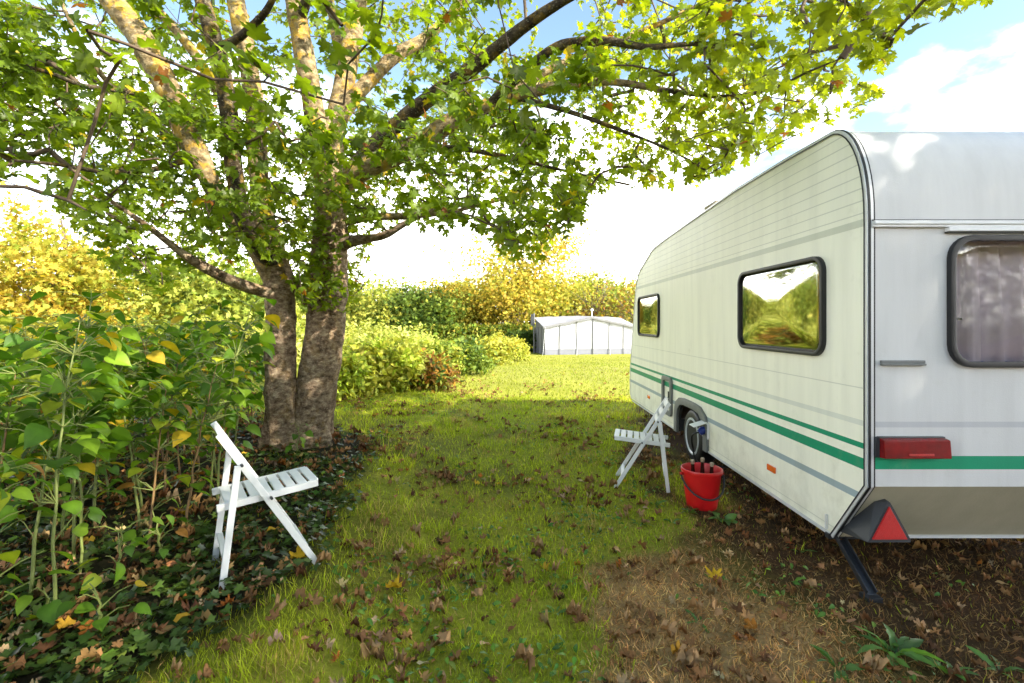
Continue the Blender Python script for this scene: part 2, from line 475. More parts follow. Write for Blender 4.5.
mx = N(nt, 'ShaderNodeMix', data_type='RGBA'); nt.links.new(rp.outputs[0], mx.inputs[0]); nt.links.new(sm.outputs[0], mx.inputs[6]); nt.links.new(cr.outputs[0], mx.inputs[7])
# clouds and haze are brighter round the sun
dt = N(nt, 'ShaderNodeVectorMath', operation='DOT_PRODUCT'); dt.inputs[1].default_value = (math.sin(SUN_AZ) * math.cos(SUN_EL), math.cos(SUN_AZ) * math.cos(SUN_EL), math.sin(SUN_EL))
nt.links.new(tc.outputs['Generated'], dt.inputs[0])
gn = N(nt, 'ShaderNodeMapRange'); gn.interpolation_type = 'SMOOTHSTEP'; gn.inputs[1].default_value = -.45; gn.inputs[2].default_value = .9; gn.inputs[3].default_value = 1.0; gn.inputs[4].default_value = 2.8
nt.links.new(dt.outputs['Value'], gn.inputs[0])
cs = N(nt, 'ShaderNodeVectorMath', operation='SCALE'); nt.links.new(cr.outputs[0], cs.inputs[0]); nt.links.new(gn.outputs[0], cs.inputs['Scale'])
nt.links.new(cs.outputs[0], mx.inputs[7])
nt.links.new(mx.outputs[2], bg.inputs[0]); bg.inputs[1].default_value = .15

sd = bpy.data.lights.new('sun', 'SUN'); sd.energy = 2.0; sd.angle = R(.5); sd.color = (1, .93, .80)
so = link(bpy.data.objects.new('sun', sd))
sdir = Vector((math.sin(SUN_AZ) * math.cos(SUN_EL), math.cos(SUN_AZ) * math.cos(SUN_EL), math.sin(SUN_EL)))
so.rotation_euler = (-sdir).to_track_quat('-Z', 'Y').to_euler(); so.location = sdir * 60

cd = bpy.data.cameras.new('camera'); cam = link(bpy.data.objects.new('camera', cd))
cam.location = (0, 0, CH); cam.rotation_euler = (R(90), 0, 0)
cd.sensor_width = 36; cd.lens = 36 * F / 1024
cd.shift_x = -(CX - 512) / 1024; cd.shift_y = (HY - 341.5) / 1024
cd.clip_start = .05; cd.clip_end = 2000
cd.dof.use_dof = True; cd.dof.focus_distance = 3.6; cd.dof.aperture_fstop = 5.0
SC.camera = cam
SC.view_settings.view_transform = 'Standard'; SC.view_settings.look = 'None'
SC.view_settings.exposure = 3.0; SC.view_settings.gamma = 1
SC.render.engine = 'CYCLES'
SC.cycles.use_denoising = True
SC.cycles.max_bounces = 8; SC.cycles.transparent_max_bounces = 8; SC.cycles.sample_clamp_indirect = 6

# ================================================================== GROUND
def lawn_masks(x, y):
    """0..1 masks: bare brown soil, dry straw, ivy/litter"""
    nz1 = fnoise(x * 1.3 + 3, y * 1.3, 3) - .5
    nz2 = fnoise(x * 4.1 + 7, y * 4.1, 2) - .5
    xb = np.interp(y, [0, 1.9, 2.4, 2.9, 3.1, 3.5, 4.2, 5, 6, 7.5, 9, 9.6], [.22, .30, .34, .46, .95, 1.15, 1.05, 1.0, 1.3, 1.75, 2.3, 4.0])
    right = sstep(-.10, .16, x - xb + nz1 * .75 + nz2 * .25) * (1 - sstep(9, 10.2, y))
    straw = right * (1 - sstep(2.9, 3.6, y + nz1)) * (1 - sstep(1.25, 1.75, x + nz1 * .5 + .25 * (y - 2)))
    soil = np.clip(right - straw * .9, 0, 1)
    # mossy green islands in the soil beside the caravan
    moss = right * sstep(.53, .66, fnoise(x * 1.7 + 31, y * 1.7 + 12, 2)) * (1 - sstep(1.5, 2.0, x))
    soil = soil * (1 - .75 * moss)
    ivy = sstep(-.05, .3, -x - np.interp(y, [0, 2, 3.2, 4.2, 5.5, 6.5], [1.12, 1.15, 1.13, 1.12, 1.40, 2.8]) + nz1 * .55) * (1 - sstep(6.0, 7.5, y))
    return soil, straw, ivy


def graded(dense_a, dense_b, step, far_a, far_b, g=1.22):
    xs = list(np.arange(dense_a, dense_b + 1e-6, step)); s = step
    x = xs[-1]
    while x < far_b: s *= g; x += s; xs.append(x)
    s = step; x = xs[0]; pre = []
    while x > far_a: s *= g; x -= s; pre.append(x)
    return np.array(pre[::-1] + xs)


gx = graded(-4.5, 4.2, .055, -420, 420); gy = graded(.8, 9.5, .055, -200, 700)
GX, GY = np.meshgrid(gx, gy)
GZ = ground_z(GX, GY)
soil, straw, ivy = lawn_masks(GX, GY)
lawn_n = fnoise(GX * .8, GY * .8, 4)[..., None]
fine = fnoise(GX * 6, GY * 6, 3)[..., None]
c_lawn = np.array([.19, .22, .020]) * (1 - lawn_n) + np.array([.33, .31, .035]) * lawn_n
far_f = sstep(8, 14, GY)[..., None]
c_lawn = c_lawn * (1 - far_f) + (np.array([.26, .26, .04]) * (.75 + .5 * lawn_n)) * far_f
c_soil = np.array([.065, .034, .015]) * (.6 + .8 * fine)  # bare soil, its colour darkened for the deep shade under the caravan
c_straw = np.array([.34, .215, .088]) * (.55 + .9 * fine)
c_ivy = np.array([.030, .026, .012]) * (.6 + .8 * fine)
gc = c_lawn
for m_, c_ in ((ivy, c_ivy), (straw, c_straw), (soil, c_soil)):
    gc = gc * (1 - m_[..., None]) + c_ * m_[..., None]
bare = (sstep(.60, .70, fnoise(GX * 1.1 + 55, GY * 1.1 + 3, 3)) * .35 * (1 - sstep(8, 10, GY)))[..., None]
gc = gc * (1 - bare) + np.array([.06, .04, .016]) * bare
# faint worn cart track across the far lawn
trk = (np.exp(-((GY - 17.3 - .06 * GX) / .8) ** 2) * .55 * sstep(-3, 0, GX))[..., None]
gc = gc * (1 - trk) + np.array([.15, .13, .055]) * trk
ny, nx = GX.shape
idx = np.arange(nx * ny).reshape(ny, nx)
quads = np.stack([idx[:-1, :-1], idx[:-1, 1:], idx[1:, 1:], idx[1:, :-1]], -1).reshape(-1, 4)
m, nt, b = new_mat('ground_soil_and_turf'); b.inputs['Roughness'].default_value = .95; b.inputs['Specular IOR Level'].default_value = .1
at = N(nt, 'ShaderNodeAttribute', attribute_name='Col'); tc = N(nt, 'ShaderNodeTexCoord')
nz = N(nt, 'ShaderNodeTexNoise', Scale=34.0, Detail=8.0, Roughness=.75); nt.links.new(tc.outputs['Object'], nz.inputs['Vector'])
mr = N(nt, 'ShaderNodeMapRange'); mr.inputs[1].default_value = .25; mr.inputs[2].default_value = .75; mr.inputs[3].default_value = .45; mr.inputs[4].default_value = 1.5
nt.links.new(nz.outputs['Fac'], mr.inputs[0])
mu = N(nt, 'ShaderNodeVectorMath', operation='SCALE'); nt.links.new(at.outputs['Color'], mu.inputs[0]); nt.links.new(mr.outputs[0], mu.inputs['Scale'])
nt.links.new(mu.outputs[0], b.inputs['Base Color'])
bp = N(nt, 'ShaderNodeBump', Strength=.8, Distance=.02); nt.links.new(nz.outputs['Fac'], bp.inputs['Height']); nt.links.new(bp.outputs[0], b.inputs['Normal'])
ground = np_mesh('ground', np.stack([GX, GY, GZ], -1).reshape(-1, 3), quads, m, col=gc.reshape(-1, 3), smooth=True)
tag(ground, kind='structure')


# ------------------------------------------------------------------ scattering
def rot_from(d, n):
    """arrays of leaf axes d and approx normals n -> (N,3,3) with columns x,y=d,z"""
    d = d / np.linalg.norm(d, axis=1, keepdims=True)
    x = np.cross(d, n); x /= np.linalg.norm(x, axis=1, keepdims=True) + 1e-9
    z = np.cross(x, d)
    return np.stack([x, d, z], -1)


def scatter(tv, tf, pos, Rm, scale, tint, tcol=None):
    """instance template into arrays; tint (N,3); tcol (nv,) brightness per template vertex"""
    n = len(pos); k = len(tv)
    sc = np.asarray(scale)
    if sc.ndim == 1: sc = sc[:, None]
    loc = tv[None] * (sc[:, None, :] if sc.shape[1] == 3 else sc[:, :, None])
    V = np.einsum('nij,nkj->nki', Rm, loc) + pos[:, None]
    Fc = tf[None] + (np.arange(n) * k)[:, None, None]
    C = np.repeat(tint[:, None], k, 1)
    if tcol is not None: C = C * tcol[None, :, None]
    return V.reshape(-1, 3), Fc.reshape(-1, tf.shape[1]), C.reshape(-1, 3)


def fan_leaf(outline, centre, curl, fold, petiole=0.0):
    """outline right half from tip to base (x>=0,y); mirrored; triangle fan round the midrib"""
    r = list(outline); l = [(-x, y) for x, y in reversed(r) if x > 1e-6]
    pts = r + l
    V = [(0, centre, 0)] + [(x, y, 0) for x, y in pts]
    n = len(pts)
    F = [(0, 1 + i, 1 + (i + 1) % n) for i in range(n)]
    tc = [1.25] + [1.0] * n
    if petiole:
        b = len(V); V += [(-.012, .03, 0), (.012, .03, 0), (0, -petiole, .02)]; F.append((b, b + 2, b + 1)); tc += [.9] * 3
    V = np.array(V, float)
    V[:, 2] += fold * np.abs(V[:, 0]) - curl * (V[:, 1] - .2) ** 2
    return V, np.array(F, np.int32), np.array(tc)


maple = fan_leaf([(0, 1.0), (.085, .82), (.20, .77), (.13, .56), (.31, .70), (.53, .74), (.45, .57), (.52, .44), (.27, .31), (.42, .22), (.50, .06), (.30, .0), (.12, -.04), (0, .05)], .32, .45, .34, .55)
maple_b = fan_leaf([(0, .95), (.10, .80), (.24, .72), (.16, .55), (.34, .60), (.55, .60), (.46, .46), (.50, .34), (.28, .26), (.40, .14), (.44, .0), (.26, -.04), (.1, -.06), (0, .03)], .30, .75, -.34, .5)
maple_lo = fan_leaf([(0, 1.0), (.13, .58), (.52, .72), (.27, .31), (.48, .06), (0, 0)], .32, .3, .15)
heart = fan_leaf([(0, 1.0), (.06, .90), (.20, .76), (.33, .58), (.40, .38), (.38, .20), (.28, .07), (.13, .0), (0, .05)], .4, .32, .22, .28)
heart_b = fan_leaf([(0, 1.0), (.08, .88), (.24, .70), (.36, .50), (.40, .30), (.34, .10), (.2, .0), (0, .04)], .4, .75, -.12, .28)
ivyl = fan_leaf([(0, 1.0), (.12, .62), (.42, .62), (.30, .34), (.44, .1), (.2, .0), (0, .08)], .35, .2, .15)
ovate = fan_leaf([(0, 1.0), (.16, .78), (.26, .5), (.2, .2), (.05, 0)], .45, .6, .2)


def crumple(t, k, seed):
    r_ = np.random.default_rng(seed); V, F, c = t; V = V.copy()
    V[:, 2] += k * r_.normal(0, 1, len(V)) * (np.hypot(V[:, 0], V[:, 1] - .35) + .1) + .55 * k * (V[:, 0] ** 2 + (V[:, 1] - .35) ** 2) * 5
    return V, F, c


dead_t = [crumple(maple, .24, 1), crumple(maple_b, .34, 2), crumple(maple, .42, 3), crumple(ovate, .2, 4)]


def lit(h):  # pick helper: choose colour rows with probabilities
    return h


def pick(cols, probs, n, jit=.22):
    c = np.array(cols)[rng.choice(len(cols), n, p=np.array(probs) / sum(probs))]
    return c * (1 + jit * rng.normal(0, 1, (n, 1))).clip(.45, 1.7) * (1 + .07 * rng.normal(0, 1, (n, 3))).clip(.7, 1.3)


def rand_dir(n, up=0.0, spread=1.0):
    d = rng.normal(0, spread, (n, 3)); d[:, 2] += up
    return d / (np.linalg.norm(d, axis=1, keepdims=True) + 1e-9)


def merge(parts):
    V, Fc, C = [], [], []; o = 0
    for v, f, c in parts:
        V.append(v); Fc.append(f + o); C.append(c); o += len(v)
    return np.concatenate(V), np.concatenate(Fc), np.concatenate(C)


def ground_pts(n, dmin, dmax, half, power=1.0, x0=None):
    """points in a fan in front of the viewpoint, thinning with distance"""
    u = rng.random(n)
    e = 2 - power
    d = (dmin ** e + u * (dmax ** e - dmin ** e)) ** (1 / e) if abs(e) > 1e-6 else dmin * (dmax / dmin) ** u
    x = (rng.random(n) * 2 - 1) * half * (d + .6)
    return x, d


# ---- grass
blade_v = np.array([(-.5, 0, 0), (.5, 0, 0), (-.42, .06, .5), (.42, .06, .5), (0, .30, 1.0)], float)
blade_f = np.array([(0, 1, 3), (0, 3, 2), (2, 3, 4)], np.int32)
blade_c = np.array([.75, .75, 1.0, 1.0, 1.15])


def blades(x, y, h, wdt, cols, lean=.35):
    n = len(x)
    pos = np.stack([x, y, ground_z(x, y) - .004], -1)
    a = rng.random(n) * 2 * np.pi
    zc = np.stack([rng.normal(0, lean, n), rng.normal(0, lean, n), np.ones(n)], -1); zc /= np.linalg.norm(zc, axis=1, keepdims=True)
    xc = np.stack([np.cos(a), np.sin(a), np.zeros(n)], -1)
    yc = np.cross(zc, xc); yc /= np.linalg.norm(yc, axis=1, keepdims=True); xc = np.cross(yc, zc)
    Rm = np.stack([xc, yc, zc], -1)
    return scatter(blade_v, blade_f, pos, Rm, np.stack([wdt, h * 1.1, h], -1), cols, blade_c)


parts = []
x, y = ground_pts(280000, 1.15, 9.5, 1.2, 1.25)
s_, t_, i_ = lawn_masks(x, y)
dens = (1 - np.clip(s_ * .97 + t_ * .93 + i_ * .96, 0, 1)) * (.35 + .9 * fnoise(x * 1.6, y * 1.6, 3)) * (1 - .5 * sstep(.60, .70, fnoise(x * 1.1 + 55, y * 1.1 + 3, 3)))
k = rng.random(len(x)) < dens
x, y = x[k], y[k]; n = len(x)
tone = fnoise(x * .9 + 4, y * .9, 3)[:, None]
cols = (np.array([.21, .30, .018]) * (1 - tone) + np.array([.46, .46, .035]) * tone) * (.65 + .7 * rng.random((n, 1)))  # near grass colour raised to make up for lying in shade
dry = rng.random(n) < .05 + .55 * sstep(.52, .72, fnoise(x * 2.6 + 90, y * 2.6 + 33, 3)); cols[dry] = np.array([.36, .27, .10]) * (.6 + .7 * rng.random((dry.sum(), 1)))
h = (.016 + .036 * rng.random(n)) * (.5 + .7 * fnoise(x * 2.3 + 9, y * 2.3, 2) + 1.0 * sstep(.55, .8, fnoise(x * 5 + 2, y * 5 + 1, 2))) * (1 + .05 * y)
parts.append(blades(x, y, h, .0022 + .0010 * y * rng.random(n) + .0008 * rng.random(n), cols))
x, y = ground_pts(60000, 9.0, 34, .95, 1.0)
n = len(x); tone = fnoise(x * .5, y * .5, 3)[:, None]
cols = (np.array([.16, .20, .026]) * (1 - tone) + np.array([.29, .285, .05]) * tone) * (.7 + .6 * rng.random((n, 1)))  # sunlit far grass toned down, softening the step from shade to sun
k = ~((x > 1.6) & (x < 4.4) & (y < 8.3))
parts.append(blades(x[k], y[k], (.035 + .04 * rng.random(n))[k], (.010 + .0011 * y)[k], cols[k], .5))
v, f, c = merge(parts)
tag(np_mesh('grass', v, f, M['grass'], col=c), 'short green lawn grass covering the clearing', 'grass', kind='stuff')

# ---- dry straw grass
x, y = ground_pts(190000, 1.15, 5.5, 1.2, 1.1)
s_, t_, i_ = lawn_masks(x, y)
k = rng.random(len(x)) < t_ * .97 + s_ * .38 + .03 * (1 - i_)
x, y = x[k], y[k]; n = len(x)
cols = pick([(.62, .37, .13), (.50, .28, .09), (.30, .15, .048), (.70, .47, .18)], [4, 4, 3, 1.5], n)
cols *= (1 - .52 * s_[k] * (1 - t_[k]))[:, None] * (.55 + .9 * fnoise(x * 7, y * 7, 2))[:, None]
v, f, c = blades(x, y, .022 + .036 * rng.random(n), .0028 + .0018 * rng.random(n), cols, 1.3)
tag(np_mesh('straw', v, f, M['straw'], col=c), 'flattened dry straw coloured grass beside the caravan', 'dry grass', kind='stuff')

# ---- leaf litter
def lie_flat(n, tilt=.35):
    a = rng.random(n) * 2 * np.pi
    d = np.stack([np.cos(a), np.sin(a), rng.normal(0, tilt * .6, n)], -1)
    nn = np.stack([rng.normal(0, tilt, n), rng.normal(0, tilt, n), np.ones(n)], -1)
    return rot_from(d, nn)


BROWN = [(.22, .105, .038), (.30, .155, .058), (.13, .062, .026), (.38, .225, .10), (.46, .32, .165), (.52, .30, .03), (.34, .11, .02)]
parts = []
for ti, cnt in ((0, 2600), (1, 2400), (2, 2000), (3, 4500)):
    x, y = ground_pts(int(cnt * 2.3), 1.3, 16, 1.15, 1.15); cnt = len(x)
    s_, t_, i_ = lawn_masks(x, y)
    cl = fnoise(x * 1.4 + 21, y * 1.4 + 8, 3)
    k = rng.random(cnt) < np.clip(0.05 + i_ * .42 + s_ * .22 + t_ * .22 + .05 + .9 * sstep(.52, .68, cl), 0, 1) * (1 - .85 * sstep(9, 12, y))
    x, y = x[k], y[k]; n = len(x)
    pos = np.stack([x, y, ground_z(x, y) + .012 + .012 * rng.random(n) + .05 * rng.random(n) * lawn_masks(x, y)[2]], -1)
    cols = pick(BROWN, [5, 5, 5, 2.5, 1.2, .35, .6], n)
    parts.append(scatter(dead_t[ti][0], dead_t[ti][1], pos, lie_flat(n), ((.034 + .042 * rng.random(n)) * (.8 + .03 * y) * (1 + .35 * lawn_masks(x, y)[2]))[:, None] * np.stack([.45 + .55 * rng.random(n), .7 + .5 * rng.random(n), np.ones(n)], -1), cols, dead_t[ti][2]))
v, f, c = merge(parts)
tag(np_mesh('leaf_litter', v, f, M['dead'], col=c), 'scattered brown autumn leaf litter on the grass and soil', 'leaf litter', kind='stuff')

# ---- larger fallen leaves lying on the lawn, each its own thing
fl_mesh = []
for ti in range(3):
    me_o = np_mesh('fallen_leaf', dead_t[ti][0], dead_t[ti][1], M['dead'], col=dead_t[ti][2][:, None] * np.array([BROWN[(0, 1, 3)[ti]]]))
    fl_mesh.append(me_o.data); bpy.data.objects.remove(me_o)
yel_o = np_mesh('fallen_leaf', dead_t[0][0], dead_t[0][1], M['dead'], col=dead_t[0][2][:, None] * np.array([(.60, .36, .02)]))
yel_mesh = yel_o.data; bpy.data.objects.remove(yel_o)
spots = []
rr_ = random.Random(5)
while len(spots) < 150:
    d = 1.9 * (7.5 / 1.9) ** rr_.random(); x = rr_.uniform(-.95, .75) * d
    if x > 1.75 or x < -1.1: continue
    if fnoise(np.array([x * 1.4 + 21]), np.array([d * 1.4 + 8]), 3)[0] < .44 and rr_.random() < .7: continue
    spots.append((x, d))
LBL = ['dark brown curled maple leaf lying on the lawn', 'mid brown crumpled maple leaf lying on the lawn', 'pale tan crumpled maple leaf lying on the lawn']
for x, d in spots:
    t = rr_.randrange(3)
    o = link(bpy.data.objects.new('fallen_leaf', fl_mesh[t]))
    s = rr_.uniform(.055, .09); o.scale = (s * rr_.uniform(.4, .9), s, s)
    o.location = (x, d, gz(x, d) + .035); o.rotation_euler = (rr_.uniform(-.5, .5), rr_.uniform(-.5, .5), rr_.uniform(0, 6.28))
    tag(o, LBL[t], 'fallen leaf', 'fallen leaves on the lawn')
for px, py, lb in ((303, 566, 'yellow fallen leaf at the front foot of the left chair'), (388, 604, 'yellow fallen leaf alone in the foreground grass'),
                   (716, 586, 'orange yellow leaf on the straw near the bucket'), (180, 520, 'yellow leaf behind the left chair on ivy')):
    d = F * CH / (py - HY) * (.91 if px < 350 else 1)
    o = link(bpy.data.objects.new('fallen_leaf', yel_mesh)); o.scale = (.085,) * 3
    x = (px - CX) / F * d; o.location = (x, d, gz(x, d) + .03); o.rotation_euler = (.3, -.2, px)
    tag(o, lb, 'fallen leaf', 'yellow fallen leaves')

# ---- ivy ground cover
x, y = ground_pts(36000, 1.3, 7.0, 1.3, 1.2)
s_, t_, i_ = lawn_masks(x, y)
k = rng.random(len(x)) < np.clip(i_ * 1.1 * (.25 + 1.1 * sstep(.35, .6, fnoise(x * 1.8 + 2, y * 1.8 + 77, 2))), 0, 1)
x, y = x[k], y[k]; n = len(x)
cols = pick([(.030, .055, .009), (.055, .095, .014), (.095, .14, .02)], [4, 4, 1.3], n)
pos = np.stack([x, y, ground_z(x, y) + .015 + .06 * rng.random(n)], -1)
v, f, c = scatter(ivyl[0], ivyl[1], pos, lie_flat(n, .5), .035 + .03 * rng.random(n), cols, ivyl[2])
tag(np_mesh('ivy', v, f, M['ivy'], col=c), 'dark glossy ivy carpeting the ground under the shrubs', 'ivy', kind='stuff')
# ---- clover and small weeds mixed in the turf
x, y = ground_pts(22000, 1.3, 9, 1.1, 1.15)
s_, t_, i_ = lawn_masks(x, y)
k = rng.random(len(x)) < np.clip(sstep(.50, .64, fnoise(x * 1.9 + 61, y * 1.9 + 19, 3)) * (1 - i_) * (1 - .6 * t_) * (1 - .8 * sstep(1.5, 1.9, x)), 0, 1) * .8
x, y = x[k], y[k]; n = len(x)
cols = pick([(.06, .14, .018), (.10, .20, .024), (.16, .25, .035)], [4, 4, 1.5], n)
pos = np.stack([x, y, ground_z(x, y) + .012 + .03 * rng.random(n)], -1)
v, f, c = scatter(ovate[0], ovate[1], pos, lie_flat(n, .5), .022 + .026 * rng.random(n), cols, ovate[2])
tag(np_mesh('clover', v, f, M['weed'], col=c), 'small broad clover leaves growing through the lawn', 'clover', kind='stuff')

# ================================================================== TREES AND SHRUBS
class Wood:
    """grown skeleton: nodes with parents; radius from the number of tips carried"""
    def __init__(s): s.p = []; s.par = []; s.base = []

    def add_path(s, pts):
        last = -1
        for p in pts:
            s.p.append(np.array(p, float)); s.par.append(last); s.base.append(1); last = len(s.p) - 1
        return last


def catmull(pts, n=6):
    pts = [Vector(p) for p in pts]; out = []
    for i in range(len(pts) - 1):
        p0 = pts[max(i - 1, 0)]; p1 = pts[i]; p2 = pts[i + 1]; p3 = pts[min(i + 2, len(pts) - 1)]
        for k in range(n):
            t = k / n
            out.append(.5 * ((2 * p1) + (p2 - p0) * t + (2 * p0 - 5 * p1 + 4 * p2 - p3) * t * t + (3 * p1 - p0 - 3 * p2 + p3) * t ** 3))
    out.append(pts[-1]); return out


def lerp_list(a, n_out):
    xs = np.linspace(0, len(a) - 1, n_out); return list(np.interp(xs, range(len(a)), a))


def bark_jit(amp, flare=None):
    def j(q, p, r, a):
        d = (q - p)
        k = 1 + amp * noise.noise(q * 3.1) + amp * .6 * noise.noise(q * 9.0)
        if flare:
            hh = q.z - flare
            if hh < .5: k *= 1 + max(0, .5 - hh) ** 2 * (.8 + .9 * math.sin(a * 5 + 1) + .5 * math.sin(a * 3))
        return p + d * k
    return j


# ---------------- the big maple
tb = (-2.22, 5.25); tz = gz(*tb)
maple_root = empty('maple_tree', (tb[0], tb[1], tz))
tag(maple_root, 'large twin trunked maple with spreading leafy limbs over the lawn', 'tree')
ML = Vector((tb[0], tb[1], tz))


def rel(o):  # children are built in world space; keep parent's offset out of the mesh
    o.matrix_parent_inverse = maple_root.matrix_world.inverted()
    return o


bpy.context.view_layer.update()


def limb(name, spec, mat, n=14, amp=.10, flare=None, nseg=7):
    pts = [P(a, b_, d) for a, b_, d, r in spec]
    if flare is not None: pts[0].z = flare - .12
    cp = catmull(pts, nseg); rad = lerp_list([r for *_, r in spec], len(cp))
    mb = MB().tube(cp, rad, n, True, bark_jit(amp, flare))
    o = mb.build(name, mat, None, smooth=True, angle=80)
    rel(o); o.parent = maple_root; o.matrix_parent_inverse = Matrix.Translation(-ML)
    return cp, rad


LIMBS = []
def L(*a, **k):
    cp, rad = limb(*a, **k); LIMBS.append((cp, rad)); return cp


# (px, py, depth, radius) along each limb
L('trunk', [(283, 452, 5.15, .17), (281, 400, 5.15, .155), (280, 350, 5.15, .15), (281, 300, 5.15, .15), (276, 268, 5.12, .135)], M['bark'], n=28, amp=.16, flare=tz, nseg=14)
L('trunk', [(305, 452, 5.30, .235), (315, 400, 5.30, .21), (323, 350, 5.30, .20), (328, 300, 5.30, .20), (330, 250, 5.3, .20), (331, 205, 5.3, .17), (331, 165, 5.3, .14)], M['bark'], n=32, amp=.15, flare=tz, nseg=14)
# limbs of the left trunk
L('limb', [(278, 285, 5.12, .115), (255, 245, 5.0, .10), (232, 215, 4.9, .095), (212, 186, 4.8, .09), (179, 113, 4.7, .115), (156, 66, 4.65, .115), (133, 27, 4.6, .11), (112, 0, 4.55, .10), (70, -60, 4.4, .085), (20, -130, 4.2, .05)], M['limb'], nseg=8)
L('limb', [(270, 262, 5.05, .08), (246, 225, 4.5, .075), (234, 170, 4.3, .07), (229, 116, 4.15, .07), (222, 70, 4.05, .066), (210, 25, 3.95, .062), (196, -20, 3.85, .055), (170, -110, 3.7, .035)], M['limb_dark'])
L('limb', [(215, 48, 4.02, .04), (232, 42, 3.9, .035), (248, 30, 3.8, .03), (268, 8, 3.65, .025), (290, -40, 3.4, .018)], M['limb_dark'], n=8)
L('limb', [(280, 290, 5.15, .11), (266, 230, 5.3, .105), (258, 160, 5.45, .10), (255, 110, 5.5, .105), (246, 50, 5.55, .10), (236, 0, 5.6, .095), (225, -90, 5.7, .06)], M['limb'])
L('limb', [(282, 296, 5.1, .07), (258, 290, 4.95, .06), (232, 281, 4.7, .055), (206, 268, 4.5, .048), (182, 253, 4.3, .034), (150, 228, 4.05, .022), (110, 200, 3.8, .014)], M['bark'], n=10)
L('limb', [(222, 100, 5.3, .05), (200, 62, 5.2, .05), (180, 35, 5.1, .045), (150, 0, 5.0, .04), (120, -50, 4.9, .03)], M['limb'], n=10)
L('limb', [(180, 130, 4.8, .035), (140, 108, 4.6, .03), (108, 82, 4.4, .026), (85, 50, 4.2, .022), (60, 0, 4.0, .015)], M['limb'], n=8)
L('limb', [(172, 105, 4.7, .03), (130, 92, 4.3, .026), (85, 86, 3.9, .02), (40, 70, 3.5, .014), (-20, 60, 3.2, .01)], M['limb_dark'], n=8)
L('limb', [(200, 155, 4.8, .03), (160, 168, 4.3, .025), (110, 172, 3.8, .018), (60, 165, 3.3, .013), (10, 160, 2.9, .009)], M['limb_dark'], n=8)
# limbs of the right trunk
L('limb', [(328, 215, 5.3, .13), (322, 160, 5.15, .105), (313, 105, 5.05, .10), (305, 60, 5.0, .10), (298, 20, 4.95, .095), (288, -40, 4.9, .08), (270, -150, 4.8, .05)], M['limb'])
L('limb', [(331, 190, 5.3, .14), (332, 150, 5.4, .125), (338, 110, 5.5, .115), (346, 75, 5.55, .11), (352, 40, 5.6, .11), (358, 0, 5.65, .10), (368, -90, 5.8, .06)], M['limb'])
L('limb', [(336, 125, 5.45, .09), (352, 100, 5.5, .085), (372, 78, 5.6, .08), (396, 55, 5.7, .075), (425, 38, 5.8, .06), (455, 10, 5.9, .05), (490, -40, 6.0, .035)], M['limb'], n=12)
L('limb', [(330, 205, 5.25, .13), (342, 185, 5.2, .12), (366, 168, 5.1, .11), (400, 153, 5.0, .105), (430, 136, 4.9, .095), (458, 118, 4.8, .085), (486, 107, 4.7, .07), (515, 97, 4.6, .06), (560, 86, 4.4, .045), (610, 82, 4.2, .032), (665, 90, 4.05, .022), (720, 98, 3.95, .013)], M['limb'])
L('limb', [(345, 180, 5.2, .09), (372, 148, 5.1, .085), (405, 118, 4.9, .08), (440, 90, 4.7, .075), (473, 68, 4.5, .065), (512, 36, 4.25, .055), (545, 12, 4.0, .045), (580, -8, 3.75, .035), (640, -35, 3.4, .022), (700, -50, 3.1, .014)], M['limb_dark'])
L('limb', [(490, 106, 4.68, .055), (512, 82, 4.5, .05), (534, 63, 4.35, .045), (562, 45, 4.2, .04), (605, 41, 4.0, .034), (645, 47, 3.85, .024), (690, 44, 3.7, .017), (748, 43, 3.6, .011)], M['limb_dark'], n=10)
L('limb', [(505, 96, 4.6, .045), (545, 72, 4.75, .04), (590, 52, 4.9, .035), (650, 28, 5.0, .028), (720, -5, 5.1, .018)], M['limb'], n=10)
L('limb', [(334, 248, 5.25, .10), (348, 242, 5.2, .07), (365, 239, 5.1, .05), (385, 235, 5.0, .04), (408, 222, 4.9, .03), (440, 208, 4.8, .018), (485, 205, 4.7, .01)], M['bark'], n=10)
L('limb', [(345, 222, 5.3, .05), (372, 217, 5.3, .045), (410, 216, 5.3, .035), (450, 212, 5.3, .024), (500, 200, 5.3, .014)], M['limb'], n=8)
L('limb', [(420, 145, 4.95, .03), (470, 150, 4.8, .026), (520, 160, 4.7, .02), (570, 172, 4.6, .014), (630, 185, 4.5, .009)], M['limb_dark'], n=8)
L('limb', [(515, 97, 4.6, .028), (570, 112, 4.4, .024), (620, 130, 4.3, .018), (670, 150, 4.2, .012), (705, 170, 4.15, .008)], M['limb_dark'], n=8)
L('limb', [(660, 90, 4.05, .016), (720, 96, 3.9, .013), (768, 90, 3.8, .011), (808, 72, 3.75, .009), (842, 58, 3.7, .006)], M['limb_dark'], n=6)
L('limb', [(318, 320, 5.2, .05), (302, 296, 5.05, .042), (290, 274, 4.95, .035), (280, 240, 4.8, .024), (268, 200, 4.7, .014)], M['bark'], n=8)
